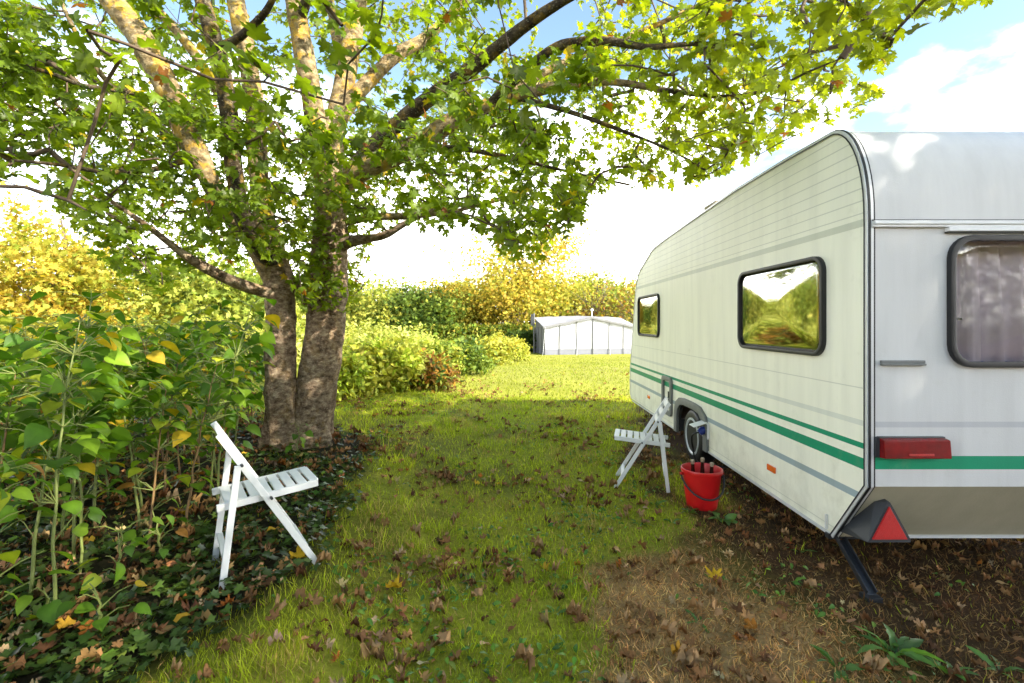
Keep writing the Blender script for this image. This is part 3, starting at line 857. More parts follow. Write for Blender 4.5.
# limbs leaning towards the viewpoint and away (upper crown)
L('limb', [(300, 20, 4.95, .05), (330, -60, 4.4, .045), (400, -180, 3.7, .035), (520, -330, 3.0, .02)], M['limb_dark'], n=8)
L('limb', [(700, -50, 3.1, .014), (790, -70, 2.9, .011), (880, -60, 2.8, .009), (960, -40, 2.75, .006)], M['limb_dark'], n=6)
L('limb', [(340, 60, 5.5, .06), (330, 0, 6.3, .05), (320, -60, 7.2, .035), (310, -80, 8.2, .02)], M['limb'], n=8)
L('limb', [(400, 150, 5.0, .05), (450, 120, 5.8, .04), (520, 90, 6.6, .03), (590, 70, 7.4, .018)], M['limb'], n=8)
L('limb', [(230, 200, 5.2, .05), (190, 150, 6.0, .04), (150, 120, 6.8, .03), (100, 100, 7.6, .018)], M['limb'], n=8)

# envelope of the lower edge of the crown, as a limit on where leaves may hang
ENVX = [-400, -60, 0, 30, 60, 90, 120, 160, 200, 250, 285, 300, 320, 345, 362, 380, 405, 440, 470, 500, 530, 560, 590, 610, 640, 680, 705, 735, 765, 800, 830, 862, 885, 892, 905, 940, 965, 1005, 1015, 1060, 1500]
ENVY = [330, 230, 185, 165, 215, 262, 285, 300, 282, 268, 285, 325, 312, 325, 300, 240, 232, 238, 244, 262, 268, 248, 222, 208, 195, 204, 190, 178, 168, 150, 132, 126, 118, 65, 38, 24, 20, 12, -20, -80, -300]


def ok_leaf(p, margin=0.0):
    """p (n,3): keeps leaves inside the crown's drooping lower outline, off the caravan"""
    x, y, z = p.T
    d = np.maximum(y, .05)
    px = CX + F * x / d; py = HY - F * (z - CH) / d
    lim = np.interp(px, ENVX, ENVY)
    front = y > .6
    good = np.where(front, py + margin < lim - np.abs(rng.normal(0, 7, len(x))), z > 3.4)
    good &= ~((x > 1.75) & (x < 4.3) & (y > 2.4) & (y < 8.3) & (z < 2.78))
    dist = np.sqrt(x * x + y * y + (z - CH) ** 2)
    good &= (dist > 2.2) & (y > .4) & ~(front & (px > 560) & (dist < 3.1))
    good &= ~(front & (dist < 2.5) & (px > 150) & (px < 1100) & (py > 70))
    return good


def crown_points(n, c, r, freq=.75, thr=-.12, shell=0):
    out = []
    while len(out) < n:
        p = rng.uniform(-1, 1, (4000, 3)); q = np.linalg.norm(p, axis=1)
        p = p[(q < 1) & (q > shell)] * np.array(r) + np.array(c)
        for a in p:
            if noise.noise(Vector(a) * freq + Vector((5, 2, 9))) > thr: out.append(a)
            if len(out) >= n: break
    return np.array(out)


cand = crown_points(3800, (-1.1, 4.7, 5.2), (6.4, 5.2, 4.2), .8, -.10)
_py = HY - F * (cand[:, 2] - CH) / np.maximum(cand[:, 1], .05)
hid = (_py < -90) | (cand[:, 1] < .8)
cand = cand[~hid | (rng.random(len(cand)) < np.where(cand[:, 0] > -1.5, .22, .5))]
extra = []
# low drooping fringe: fill below the main ellipsoid down to the outline
for _ in range(1):
    q = rng.random((1700, 3))
    px = -60 + q[:, 0] * 1080; d = 3.3 + 3.4 * q[:, 1] - 1.2 * sstep(650, 880, px)
    py = np.interp(px, ENVX, ENVY) - 4 - 190 * q[:, 2]
    e = np.stack([(px - CX) / F * d, d, CH - (py - HY) / F * d], -1)
    extra.append(e[[noise.noise(Vector(a) * 1.1) > -.22 for a in e]])
cand = np.concatenate([cand] + extra)
cand = cand[ok_leaf(cand, 8)]
# keep the inside of the crown near the forks open so that the limbs show
keep = np.ones(len(cand), bool)
for i, (x, y, z) in enumerate(cand):
    px = CX + F * x / max(y, .05); py = HY - F * (z - CH) / max(y, .05)
    if y > .6 and 90 < px < 500 and 0 < py < 290 and y < 5.3 and rng.random() < (.46 if px > 240 else .24): keep[i] = False
    if y > .6 and px > 893 and py > 26: keep[i] = False
    if y > .6 and px > 540 and rng.random() < .30 + .25 * min(1, max(0, (px - 600) / 250)): keep[i] = False
    if y > .6 and 300 < px < 350 and py > 150 and y < 5.3 and rng.random() < .3: keep[i] = False
cand = cand[keep]

nodes = []; par = []; isl = []
for cp, rad in LIMBS[2:]:
    prev = -1
    for q, r_ in zip(cp, rad):
        if r_ < .09 or True:
            nodes.append(np.array(q)); par.append(prev); isl.append(True); prev = len(nodes) - 1
NP = np.array(nodes)
d0 = np.array([np.min(np.linalg.norm(NP - a, axis=1)) for a in cand])
order = np.argsort(d0)
paths = []; tips = []
arr = np.zeros((60000, 3)); arr[:len(nodes)] = NP; nn_ = len(nodes)
base_n = nn_
weight = np.zeros(60000, int); parent = np.full(60000, -1)
for i in order:
    a = cand[i]
    dv = arr[:nn_] - a
    dist = np.sqrt((dv * dv).sum(1))
    j = int(np.argmin(dist + .25 * np.maximum(0, -dv[:, 2] * -1)))
    if dist[j] > 2.6: continue
    s0 = arr[j]; ln = np.linalg.norm(a - s0)
    if ln < .05: continue
    m_ = max(2, int(ln / .22))
    prev = j; pl = [s0]
    off = rng.normal(0, .10 * ln, 3); off[2] += .06 * ln
    for kk in range(1, m_ + 1):
        t = kk / m_
        q = s0 * (1 - t) + a * t + off * math.sin(math.pi * t) + rng.normal(0, .012, 3)
        arr[nn_] = q; parent[nn_] = prev; prev = nn_; nn_ += 1; pl.append(q)
    paths.append((j, list(range(nn_ - m_, nn_)))); tips.append((prev, a))
for j, ids in paths:
    q = ids[-1]
    while q >= base_n:
        weight[q] += 1; q = parent[q]
mb = MB()
for j, ids in paths:
    pl = [arr[j]] + [arr[k] for k in ids]
    rr = [.0026 * weight[k] ** .5 + .0012 for k in ids]; rr = [rr[0]] + rr
    mb.tube(pl, rr, 5, False)
tw = mb.build('twigs', M['twig'], None, smooth=True, angle=180); tw.parent = maple_root; tw.matrix_parent_inverse = Matrix.Translation(-ML)

# leaves near every tip
LP, LD = [], []
for (ti_, a), (j, ids) in zip(tips, paths):
    k = rng.integers(9, 17)
    last = arr[ids[-min(3, len(ids))]]
    t = rng.random((k, 1))
    base = last * (1 - t) + a * t + rng.normal(0, .06, (k, 3))
    dd = rng.normal(0, 1, (k, 3)); dd[:, 2] = dd[:, 2] * .5 - .45; dd += (a - arr[j]) / (np.linalg.norm(a - arr[j]) + 1e-6) * .4
    LP.append(base); LD.append(dd)
# epicormic shoots on the right trunk
for _ in range(320):
    q = P(322 + rng.normal(0, 16), 150 + rng.random() * 165, 5.08 - .12 * rng.random()); LP.append(np.array([q])); LD.append(np.array([[rng.normal(), -.8, rng.normal() * .5 - .2]]))
for _ in range(110):   # sprigs climbing out of the foot of the trunks
    a_ = rng.random() * 6.283; hh_ = rng.random() ** 2 * .55; q = np.array([tb[0] - .12 + .36 * math.cos(a_), tb[1] - .02 + .34 * math.sin(a_), tz + .04 + hh_])
    LP.append(np.array([q])); LD.append(np.array([[math.cos(a_), math.sin(a_), rng.normal() * .6]]))
LP = np.concatenate(LP); LD = np.concatenate(LD); LD /= np.linalg.norm(LD, axis=1, keepdims=True)
sz = .056 + .046 * rng.random(len(LP))
LPo = LP + LD * (sz * .5)[:, None]
k = ok_leaf(LPo + LD * (sz * .9)[:, None], 0); LPo, LD, sz = LPo[k], LD[k], sz[k]; n = len(LPo)
nn = rng.normal(0, .55, (n, 3)); nn[:, 2] += 1.0
nn += np.array(sdir) * .35
gold = np.clip(sstep(-1.4, 4.2, LPo[:, 0]) * .75 + sstep(4.5, 7, LPo[:, 1]) * .35 + .35 * (rng.random(n) - .5) + .5 * (fnoise(LPo[:, 0] * .9, LPo[:, 2] * .9 + LPo[:, 1] * .3, 2) - .5), 0, 1)[:, None]
lc = np.array([.105, .160, .012]) * (1 - gold) + np.array([.25, .285, .014]) * gold
lc = lc * (1 + .2 * rng.normal(0, 1, (n, 1))).clip(.5, 1.6)
odd = rng.random(n) < .022; lc[odd] = np.array([.38, .29, .02]) * (.7 + .5 * rng.random((odd.sum(), 1)))
odd = rng.random(n) < .004; lc[odd] = np.array([.20, .075, .02])
Rm = rot_from(LD, nn)
h_ = rng.random(n) < .55
v, f, c = merge([scatter(maple[0], maple[1], LPo[h_], Rm[h_], sz[h_], lc[h_], maple[2]), scatter(maple_b[0], maple_b[1], LPo[~h_], Rm[~h_], sz[~h_], lc[~h_], maple_b[2])])
cr_ = np_mesh('crown', v, f, M['leaf'], None, c); cr_.parent = maple_root; cr_.matrix_parent_inverse = Matrix.Translation(-ML)
print('maple leaves', n, 'tips', len(tips))


# ---------------- generic trees
def tree(name, label, x, y, hgt, rad, cols, probs, n=7000, leaf=.26, zc=.58, squash=.8, group='trees round the clearing', cat='tree', trunk=True, gaps=-.05, template=None, limbs=9, seed=0, bare=0, sc_trunk=1.0, z0=None):
    rs = np.random.default_rng(seed + int(abs(x) * 100) + int(y * 10))
    zb = gz(x, y) if z0 is None else z0
    root = empty(name, (x, y, zb)); tag(root, label, cat, group)
    cz = hgt * zc; rz_ = (hgt - cz)
    mb = MB()
    tr_ = hgt * .028 * sc_trunk
    tp = [Vector((rs.normal(0, .02 * hgt) * t, rs.normal(0, .02 * hgt) * t, hgt * .9 * t - .1)) for t in np.linspace(0, 1, 7)]
    mb.tube(tp, [tr_ * (1.25 - 1.1 * t) for t in np.linspace(0, 1, 7)], 9)
    ncl = limbs * 6
    ph = rs.random(ncl) * 2 * np.pi; ct = rs.uniform(-.85, 1, ncl); rr = rs.random(ncl) ** .45
    st = np.sqrt(1 - ct ** 2)
    cl = np.stack([rad * rr * st * np.cos(ph), rad * rr * st * np.sin(ph), cz + rz_ * ct * rr * .92], -1)
    lump = np.array([noise.noise(Vector(q) * (1.6 / rad) + Vector((seed * 3.1, x, y))) for q in cl])
    cl[:, :2] *= (1 + .45 * lump)[:, None]; cl[:, 2] += lump * .22 * rz_
    for q in cl[:limbs + bare]:
        h0 = max(.12, min(.75, (q[2] - .35 * np.hypot(q[0], q[1])) / hgt)); a = tp[0].lerp(tp[-1], h0)
        mid = a.lerp(Vector(q), .55) + Vector((0, 0, -.04 * hgt))
        mb.tube([a, mid, Vector(q)], [tr_ * .45, tr_ * .28, tr_ * .10], 6)
        for _ in range(3 if bare else 0):
            e = Vector(q) + Vector(rs.normal(0, .28 * rad, 3)) + Vector((0, 0, .2 * rz_)); mb.tube([mid, mid.lerp(e, .6) + Vector(rs.normal(0, .06, 3)), e], [tr_ * .2, tr_ * .12, tr_ * .04], 4)
    mb.build('trunk' if trunk else 'stem', M['far_bark'], root, smooth=True, angle=80)
    ci = rs.integers(0, ncl, n)
    csz = rad * (.17 + .16 * rs.random(ncl))
    pos = cl[ci] + rs.normal(0, 1, (n, 3)) * csz[ci][:, None] * np.array([1, 1, .75])
    k = np.array([noise.noise(Vector(q) * (2.6 / rad)) > gaps - .25 for q in pos]) & (pos[:, 2] > .06 * hgt)
    pos = pos[k]; ci = ci[k]; m_ = len(pos)
    pcol = np.array(probs) / sum(probs)
    cc = np.array(cols)[rs.choice(len(cols), ncl, p=pcol)][ci] * .6 + np.array(cols)[rs.choice(len(cols), m_, p=pcol)] * .4
    cc = cc * (1 + .22 * rs.normal(0, 1, (m_, 1))).clip(.5, 1.6)
    dd = rs.normal(0, 1, (m_, 3)); dd[:, 2] = dd[:, 2] * .6 - .3
    nn = rs.normal(0, .8, (m_, 3)); nn[:, 2] += .7
    t = template or maple_lo
    v, f, c = scatter(t[0], t[1], pos, rot_from(dd, nn), leaf * (.6 + .8 * rs.random(m_)), cc, t[2])
    np_mesh('crown' if trunk else 'foliage', v, f, M['leaf_far'], root, c)
    return root


YEL = [(.42, .33, .045), (.38, .33, .05), (.44, .28, .04), (.27, .27, .04)]  # far foliage palette, lightened in place of haze and glare
YGR = [(.25, .29, .04), (.33, .34, .055), (.17, .23, .035), (.38, .35, .06)]
GRN = [(.10, .16, .02), (.15, .20, .03), (.20, .24, .035), (.07, .12, .018)]
DGR = [(.04, .075, .014), (.06, .10, .018), (.09, .13, .022)]
PAL = [(.34, .38, .09), (.42, .44, .12), (.28, .33, .06), (.48, .44, .12)]
BRN = [(.26, .11, .03), (.16, .08, .03), (.36, .20, .03), (.10, .10, .02)]

tree('maple_tree', 'golden yellow maple crown rising at the far left behind the shrubs', -14.9, 16.0, 5.7, 2.0, YEL + [(.22, .27, .03)], [4, 4, 2, 3, 4], 8000, .17, .56, seed=3)
tree('tree', 'pale yellow green tree low behind the golden maple at the left edge', -22.0, 24, 3.3, 2.8, YGR + PAL, [2, 2, 2, 2, 1, 1, 1, 1], 6500, .24, .5, seed=4)
tree('tree', 'mid green bushy tree between the golden maple and the twin trunks', -12.0, 19.5, 4.5, 2.6, GRN + YGR, [2, 3, 3, 1, 2, 2, 1, 1], 7000, .21, .52, seed=5)
tree('tree', 'sunlit pale green bush tree far off under the low left limb', -15.5, 26, 3.6, 3.0, PAL + YGR, [3, 3, 2, 1, 1, 1, 1, 1], 7500, .24, .5, seed=6)
BACK = [  # px, depth, top px, radius, palette, extra palette, label
    (250, 44, 262, 4.6, YGR, PAL, 'pale yellow green tree on the skyline behind the twin trunks'),
    (352, 46, 274, 4.2, GRN, YGR, 'green rounded tree right of the trunks on the far treeline'),
    (392, 43, 284, 3.6, YGR, GRN, 'olive yellow tree in the far treeline, left of the dark green one'),
    (418, 40, 284, 2.6, DGR, GRN, 'small dark green tree among yellow crowns of the far treeline'),
    (446, 44, 280, 3.8, YEL, YGR, 'yellow leaning tree left of the tallest golden crown'),
    (474, 50, 276, 3.8, YGR, YEL, 'light olive tree partly behind the tallest golden crown'),
    (518, 42, 222, 4.9, YEL, YGR, 'tallest golden yellow tree at the centre of the far treeline'),
    (556, 46, 268, 3.6, YGR, YEL, 'yellow green tree directly behind the white awning tent'),
    (586, 48, 274, 3.6, YGR, GRN, 'dull green tree over the peak of the white awning tent'),
    (622, 46, 282, 3.4, YGR, BRN, 'thin brownish tree beside the front end of the caravan'),
    (655, 50, 276, 4.0, YGR, GRN, 'green tree mostly hidden behind the caravan front'),
    (300, 40, 290, 3.6, YGR, PAL, 'pale low tree seen between the two trunks'),
    (200, 40, 268, 4.0, PAL, YGR, 'pale green tree under the low left limb of the maple'),
    (110, 46, 262, 4.6, GRN, YGR, 'green tree behind the golden maple on the left'),
]
for i, (px, d, ty, r_, pa, pb, lb) in enumerate(BACK):
    x = (px - CX) / F * d; zb = gz(x, d); top = CH - (ty - HY) / F * d
    tree('tree', lb, x, d, (top - zb) * .94, r_, pa + pb, [3] * len(pa) + [1.2] * len(pb), 14000, .235, .5, seed=20 + i, gaps=-.12)
tree('bare_tree', 'nearly leafless twiggy tree right of the golden tree above the tent', (598 - CX) / F * 40, 40, 5.9, 2.6, BRN + YGR, [1, 1, 2, 1, 2, 1, 1, 1], 1300, .22, .55, seed=60, bare=14, sc_trunk=.7, limbs=14)
tree('bare_tree', 'thin twiggy tree with few leaves touching the caravan front edge', (636 - CX) / F * 38, 38, 5.3, 2.2, BRN + YGR, [1, 1, 2, 1, 2, 1, 1, 1], 1000, .22, .55, seed=61, bare=14, sc_trunk=.7, limbs=14)
# trees to the right behind the viewpoint, which keep the near lawn in broken shade
for i, (x, y, h_t, r_, n_) in enumerate([(10.0, -3.0, 10.8, 4.2, 8000), (13.6, -4.9, 12.6, 3.6, 12000), (1.5, -11.5, 5.6, 2.8, 6000), (6.0, -12.5, 6.6, 3.0, 7000), (-3.5, -12.0, 6.0, 3.0, 6000)]):
    tree('tree', ['broad green tree standing right of the caravan behind the viewpoint', 'second green tree farther back on the right behind the viewpoint', 'rounded tree straight behind the viewpoint, the lowest of the back row', 'tallest tree of the back row behind the viewpoint', 'left tree of the back row behind the viewpoint'][i], x, y, h_t, r_, YGR + GRN, [1] * 8, n_, .20, .68 if i == 0 else .60, seed=80 + i, gaps=-.35, limbs=40)

# shrubs along the left of the lawn
def shrub(name, label, px, base_py, top_py, d, r_, pal, probs, n, leaf, seed, tmpl=None, cat='shrub'):
    x = (px - CX) / F * d; zb = gz(x, d); top = CH - (top_py - HY) / F * d
    return tree(name, label, x, d, max(.4, (top - zb) * .82), r_ * .9, pal, probs, n, leaf, .50, group='shrubs along the left of the lawn', cat=cat, trunk=False, template=tmpl, seed=seed, limbs=7, gaps=-.3, sc_trunk=.45)


shrub('shrub', 'yellow leafed shrub beside the right trunk of the big maple', 366, 402, 330, 9.4, .62, [(.40, .40, .035), (.30, .42, .04)] + YGR + GRN[1:2], [3, 3, 3, 3, 2, 2, 1], 2600, .13, 100, ovate)
shrub('shrub', 'tall lime yellow shrub in the middle of the lawn side hedge', 396, 400, 332, 9.9, .66, [(.40, .40, .035), (.30, .42, .04)] + YGR + GRN[1:2], [3, 3, 3, 3, 2, 2, 1], 2800, .13, 101, ovate)
shrub('shrub', 'rust red and brown shrub ending the near hedge', 430, 396, 345, 10.2, .58, BRN + DGR + YGR[:1], [3, 3, 2, 2, 2, 2, 1, 2], 2600, .11, 102, ovate)
shrub('shrub', 'low yellow shrub in the grass close to the maple foot', 345, 396, 352, 8.6, .5, [(.40, .40, .035), (.30, .42, .04)] + YGR + GRN[1:2], [3, 3, 3, 3, 2, 2, 1], 1700, .12, 103, ovate)
shrub('shrub', 'bright green topped shrub just behind the rust red one', 424, 380, 330, 12.2, .85, YGR + GRN, [2, 2, 2, 1, 2, 2, 2, 1], 2600, .12, 104, ovate)
shrub('shrub', 'dark green rounded shrub beyond the rust red one', 464, 372, 333, 14.6, .85, GRN + DGR[:1], [2, 3, 2, 2, 2], 2800, .13, 105, ovate)
shrub('shrub', 'glowing yellow shrub beyond the dark green rounded one', 494, 360, 331, 21.5, 1.0, YGR + YEL[:2], [3, 3, 1, 2, 1, 1], 2800, .16, 106, ovate)
shrub('shrub', 'small yellow shrub at the end of the hedge by the dark hedge', 512, 357, 334, 25.0, .8, YGR, [3, 3, 1, 2], 2000, .16, 107, ovate)
shrub('shrub', 'pale sunlit shrub left of the left trunk across the lawn', 235, 372, 318, 13.5, 1.5, PAL + YGR, [2, 2, 2, 1, 1, 1, 1, 1], 3600, .17, 108, ovate)
shrub('shrub', 'wide pale green shrub behind the knotweed at the left', 150, 380, 318, 12.5, 1.6, YGR + GRN, [2, 2, 2, 1, 2, 2, 2, 1], 3800, .17, 109, ovate)
shrub('shrub', 'yellowish bush at the far left edge beyond the knotweed', 40, 380, 315, 11.5, 1.6, YGR + YEL[:2], [2, 2, 2, 1, 1, 1], 3800, .17, 110, ovate)
shrub('shrub', 'pale green mound between the trunks and the yellow hedge far off', 372, 352, 322, 25, 2.0, PAL + YGR, [3, 3, 2, 1, 1, 1, 1, 1], 4200, .2, 111, ovate)
shrub('shrub', 'silvery pale mound behind the lime yellow shrub', 408, 350, 325, 27, 1.7, PAL, [3, 3, 2, 2], 3600, .2, 112, ovate)
shrub('shrub', 'light green shrub seen between the two trunks', 305, 366, 326, 17, 1.6, YGR + PAL, [2, 2, 1, 1, 2, 2, 2, 1], 3600, .17, 113, ovate)


def hedge(name, label, a, b_, h_t, thick, pal, n, leaf):
    a = Vector(a); b_ = Vector(b_); ln = (b_ - a).length; t = rng.random(n); 
    ax = (b_ - a).normalized(); s_ = ax.cross(Vector((0, 0, 1)))
    u = rng.uniform(-1, 1, n); w_ = rng.random(n)
    face = rng.random(n); u = np.where(face < .6, np.sign(u) * (.8 + .25 * rng.random(n)), u); w_ = np.where((face > .6), .92 + .12 * rng.random(n), w_)
    hh = h_t * (1 + .12 * (fnoise(t * ln * 1.2, t * 0 + 3, 2) - .5))
    pos = np.outer(t, np.array(b_ - a)) + np.array(a)[None] + np.outer(u * thick / 2 * (1 + .25 * rng.normal(0, 1, n)), np.array(s_))
    pos[:, 2] = ground_z(pos[:, 0], pos[:, 1]) + w_ * hh
    root = empty(name, (a + b_) / 2); tag(root, label, 'hedge'); c0 = np.array((a + b_) / 2)
    dd = rng.normal(0, 1, (n, 3)); nn = rng.normal(0, .8, (n, 3)); nn[:, 2] += .6
    v, f, c = scatter(ovate[0], ovate[1], pos - c0, rot_from(dd, nn), leaf * (.6 + .8 * rng.random(n)), pick(pal, [1] * len(pal), n), ovate[2])
    np_mesh('foliage', v, f, M['leaf_far'], root, c)
    mb = MB()
    for k in range(int(ln / .5)):
        q = a.lerp(b_, (k + .5) / int(ln / .5)); z = gz(q.x, q.y); q = q - (a + b_) / 2
        q.z = z - c0[2]
        mb.tube([q, q + Vector((.05, 0, h_t * .45)), q + Vector((-.04, .03, h_t * .85))], [.03, .025, .012], 5)
    mb.build('stems', M['far_bark'], root)


hedge('hedge', 'dark clipped hedge left of the white awning tent', (-.55, 34.5, -.6), (2.0, 35.5, -.6), 1.35, 1.2, DGR, 5000, .17)
hedge('hedge', 'tall unseen hedge added behind the viewpoint', (-16, -15.5, 0), (24, -17, 0), 6.5, 2.4, GRN + YGR, 42000, .32)  # unseen, added so the rear pane reflects foliage instead of bright sky
hedge('hedge', 'long green hedge closing the clearing behind the tent', (-14, 39, -.6), (14, 38.6, -.6), 1.8, 1.6, GRN + YGR, 14000, .24)

# ---------------- knotweed stand in the left foreground
def knot_proto(hgt, nleaf, brown, seed, big):
    r_ = np.random.default_rng(seed)
    root = empty('knotweed_plant')
    pts = [Vector((0, 0, -.05))]; ph = r_.random() * 6.28; bend = r_.uniform(.03, .16)
    for t in np.linspace(.12, 1, 8):
        pts.append(Vector((math.cos(ph) * bend * hgt * t * t + .006 * (-1) ** int(t * 9), math.sin(ph) * bend * hgt * t * t, hgt * t)))
    MB().tube(pts, [.008, .0078, .007, .0065, .006, .0052, .0042, .0032, .002], 7).build('stem', M['stem_brown' if brown else 'stem'], root, smooth=True, angle=80)
    pos = []; dd = []
    for i in range(nleaf):
        t = .26 + .74 * r_.random() ** .75 if hgt > .6 else .25 + .75 * r_.random()
        q = pts[min(8, int(t * 8))].lerp(pts[min(8, int(t * 8) + 1)], t * 8 % 1)
        a = i * 2.4 + r_.normal(0, .4); l_ = r_.uniform(.04, .22) * (1 if hgt > .6 else .5)
        dv = np.array([math.cos(a), math.sin(a), 0]); q = np.array(q) + dv * l_ + np.array([0, 0, .35 * l_])
        pos.append(q); dd.append(dv + np.array([0, 0, r_.uniform(-.75, .0)]))
    pos = np.array(pos); dd = np.array(dd); m_ = len(pos)
    nn = r_.normal(0, .35, (m_, 3)); nn[:, 2] += 1
    pal = np.array([(.055, .125, .009), (.095, .185, .011), (.155, .25, .016), (.25, .29, .02), (.48, .33, .02), (.34, .15, .03)])
    pr = np.array([5, 5, 3, 1.3, .7, .12]) if not brown else np.array([4, 4, 3, 2, 1.2, .35])
    cc = pal[r_.choice(6, m_, p=pr / pr.sum())] * (1 + .15 * r_.normal(0, 1, (m_, 1))).clip(.6, 1.4)
    h_ = r_.random(m_) < .6; s_ = big * (.40 + .60 * r_.random(m_))
    Rm = rot_from(dd, nn); off = (dd / np.linalg.norm(dd, axis=1, keepdims=True)) * (s_ * .25)[:, None]
    v, f, c = merge([scatter(heart[0], heart[1], (pos + off)[h_], Rm[h_], s_[h_], cc[h_], heart[2]), scatter(heart_b[0], heart_b[1], (pos + off)[~h_], Rm[~h_], s_[~h_], cc[~h_], heart_b[2])])
    np_mesh('foliage', v, f, M['knot'], root, c)
    # side twigs that carry the leaves
    mb = MB()
    for q in pos:
        j = min(range(9), key=lambda k: abs(pts[k].z - q[2] + .05)); mb.tube([pts[j], pts[j].lerp(Vector(q), .6) + Vector((0, 0, .015)), Vector(q)], [.0032, .0026, .0018], 4, False)
    mb.build('twigs', M['stem'], root)
    return root


protos = [knot_proto(1.38, 62, False, 1, .135), knot_proto(1.22, 52, True, 2, .13), knot_proto(1.30, 66, False, 3, .15), knot_proto(1.05, 50, True, 4, .12), knot_proto(1.15, 56, False, 5, .13), knot_proto(.95, 44, True, 6, .115)]
rk = random.Random(12)
KS = []
tries = 0
while len(KS) < 78 and tries < 9000:
    tries += 1
    y = rk.uniform(1.75, 6.2); x = -rk.uniform(1.35, 5.2)
    px = CX + F * x / y
    xmin = np.interp(y, [1.7, 2.4, 3.0, 3.6, 4.3, 6.2], [1.85, 2.0, 2.0, 2.05, 2.40, 3.15])
    if -x < xmin or px < -150 or math.hypot(x, y) < 2.6: continue
    if any((x - a) ** 2 + (y - b_) ** 2 < (.14 + .025 * y) ** 2 for a, b_, *_ in KS): continue
    KS.append((x, y))
used = set()
KL = {0: 'tall knotweed plant with green stem and many large heart shaped leaves', 1: 'knotweed plant with brown stem and yellowing heart shaped leaves',
      2: 'tall knotweed plant with extra large green heart shaped leaves', 3: 'shorter knotweed plant with brown stem and mixed green and yellow leaves',
      4: 'mid height knotweed plant with green stem and fresh green leaves', 5: 'low brown stemmed knotweed plant with small autumn leaves'}
for i, (x, y) in enumerate(KS):
    t = rk.randrange(6)
    o = protos[t] if t not in used else copy_tree(protos[t]); used.add(t)
    o.location = (x, y, gz(x, y)); o.rotation_euler = (rk.uniform(-.09, .09), rk.uniform(-.09, .09), rk.uniform(0, 6.28))
    s = rk.uniform(.88, 1.12) * (1 - .18 * float(sstep(1.6, 2.6, -x) < .3)); o.scale = (s, s, s)
    tag(o, KL[t] + ' in the left thicket', 'knotweed', 'knotweed plants in the left thicket')
for t in range(6):
    if t not in used:
        protos[t].location = (-2.6 - .3 * t, 4.0, gz(-2.6, 4)); tag(protos[t], KL[t] + ' in the left thicket', 'knotweed', 'knotweed plants in the left thicket')

# low broad leaved seedlings on the ivy in front of the thicket
for px, py, s, lb in ((118, 588, .26, 'large leaved low seedling on the ivy left of the chair'), (160, 560, .22, 'small light green seedling right of the larger one on ivy'), (100, 640, .16, 'low seedling with a yellow green leaf in the bottom left corner'), (50, 636, .17, 'dark small seedling at the bottom left edge'), (297, 432, .24, 'bright green shoot at the foot of the twin trunks')):
    d = F * (CH - .147) / (py - HY) if py > 500 else 4.75
    o = knot_proto(s * 1.25, 9 if s > .2 else 6, False, px, .105); x = (px - CX) / F * d
    o.location = (x, d, gz(x, d)); tag(o, lb, 'seedling', 'seedlings in the ivy')


# ---------------- broad leaved weeds on the lawn
def weed(label, x, y, n, size, seed, long=True):
    r_ = np.random.default_rng(seed); root = empty('weed', (x, y, gz(x, y)))
    tag(root, label, 'weed', 'broad leaved weeds on the ground')
    ov = fan_leaf([(0, 1.0), (.07, .86), (.13, .66), (.10, .60), (.15, .45), (.09, .38), (.10, .22), (.03, 0)], .5, .7, .12) if long else ovate
    a = np.arange(n) * 2.4 + r_.normal(0, .2, n); up = r_.uniform(.25, 1.1, n)
    dd = np.stack([np.cos(a), np.sin(a), up], -1); nn = np.tile([0, 0, 1.0], (n, 1)) + .3 * r_.normal(0, 1, (n, 3))
    cc = np.array([.085, .175, .035]) * (1 + .25 * r_.normal(0, 1, (n, 1))).clip(.5, 1.6)
    pos = np.stack([np.cos(a) * .01, np.sin(a) * .01, 0 * a], -1)
    v, f, c = scatter(ov[0], ov[1], pos, rot_from(dd, nn), size * (.6 + .6 * r_.random(n)), cc, ov[2])
    np_mesh('leaves', v, f, M['weed'], root, c)


def gp(px, py):
    d = F * CH / (py - HY); return (px - CX) / F * d, d


WE = [(893, 652, 11, .20, 'large jagged leaved weed in the bottom right foreground'), (838, 668, 8, .12, 'smaller weed left of the jagged one at bottom right'), (950, 672, 7, .14, 'weed with long strap leaves near the bottom right corner'),
      (1000, 668, 6, .11, 'small weed at the bottom right corner'), (722, 520, 8, .13, 'weed growing right in front of the red bucket'), (690, 512, 7, .11, 'low weed touching the left side of the bucket'),
      (672, 522, 7, .10, 'flat weed between the bucket and the slatted chair legs'), (655, 505, 7, .10, 'weed by the rear foot of the slatted chair'), (640, 525, 6, .09, 'small weed on the moss below the slatted chair'),
      (800, 548, 6, .09, 'lone weed on bare soil under the caravan edge'), (712, 580, 6, .08, 'tiny weed in the straw patch'), (700, 622, 5, .08, 'tiny weed low in the straw foreground'), (600, 520, 7, .09, 'flat weed on the lawn below the slatted chair seat'),
      (470, 585, 7, .09, 'weed rosette in the middle of the front lawn'), (556, 612, 6, .08, 'weed rosette at the edge of the straw patch')]
for i, (px, py, n, s, lb) in enumerate(WE):
    x, d = gp(px, py); weed(lb, x, d, n, s * .82, 300 + i, i != 4)

# ================================================================== CARAVAN
W0 = 1.866; W1 = 4.07
car = empty('caravan', ((W0 + W1) / 2, 5.3, 0)); CO = car.location.copy()
tag(car, 'white and cream touring caravan with green stripes parked on the right', 'caravan')


def cc(o, parent=None):
    o.parent = parent or car
    o.matrix_parent_inverse = Matrix.Translation(-CO)
    return o


prof = [(2.885, .187), (2.60, .578), (2.60, 1.98)]
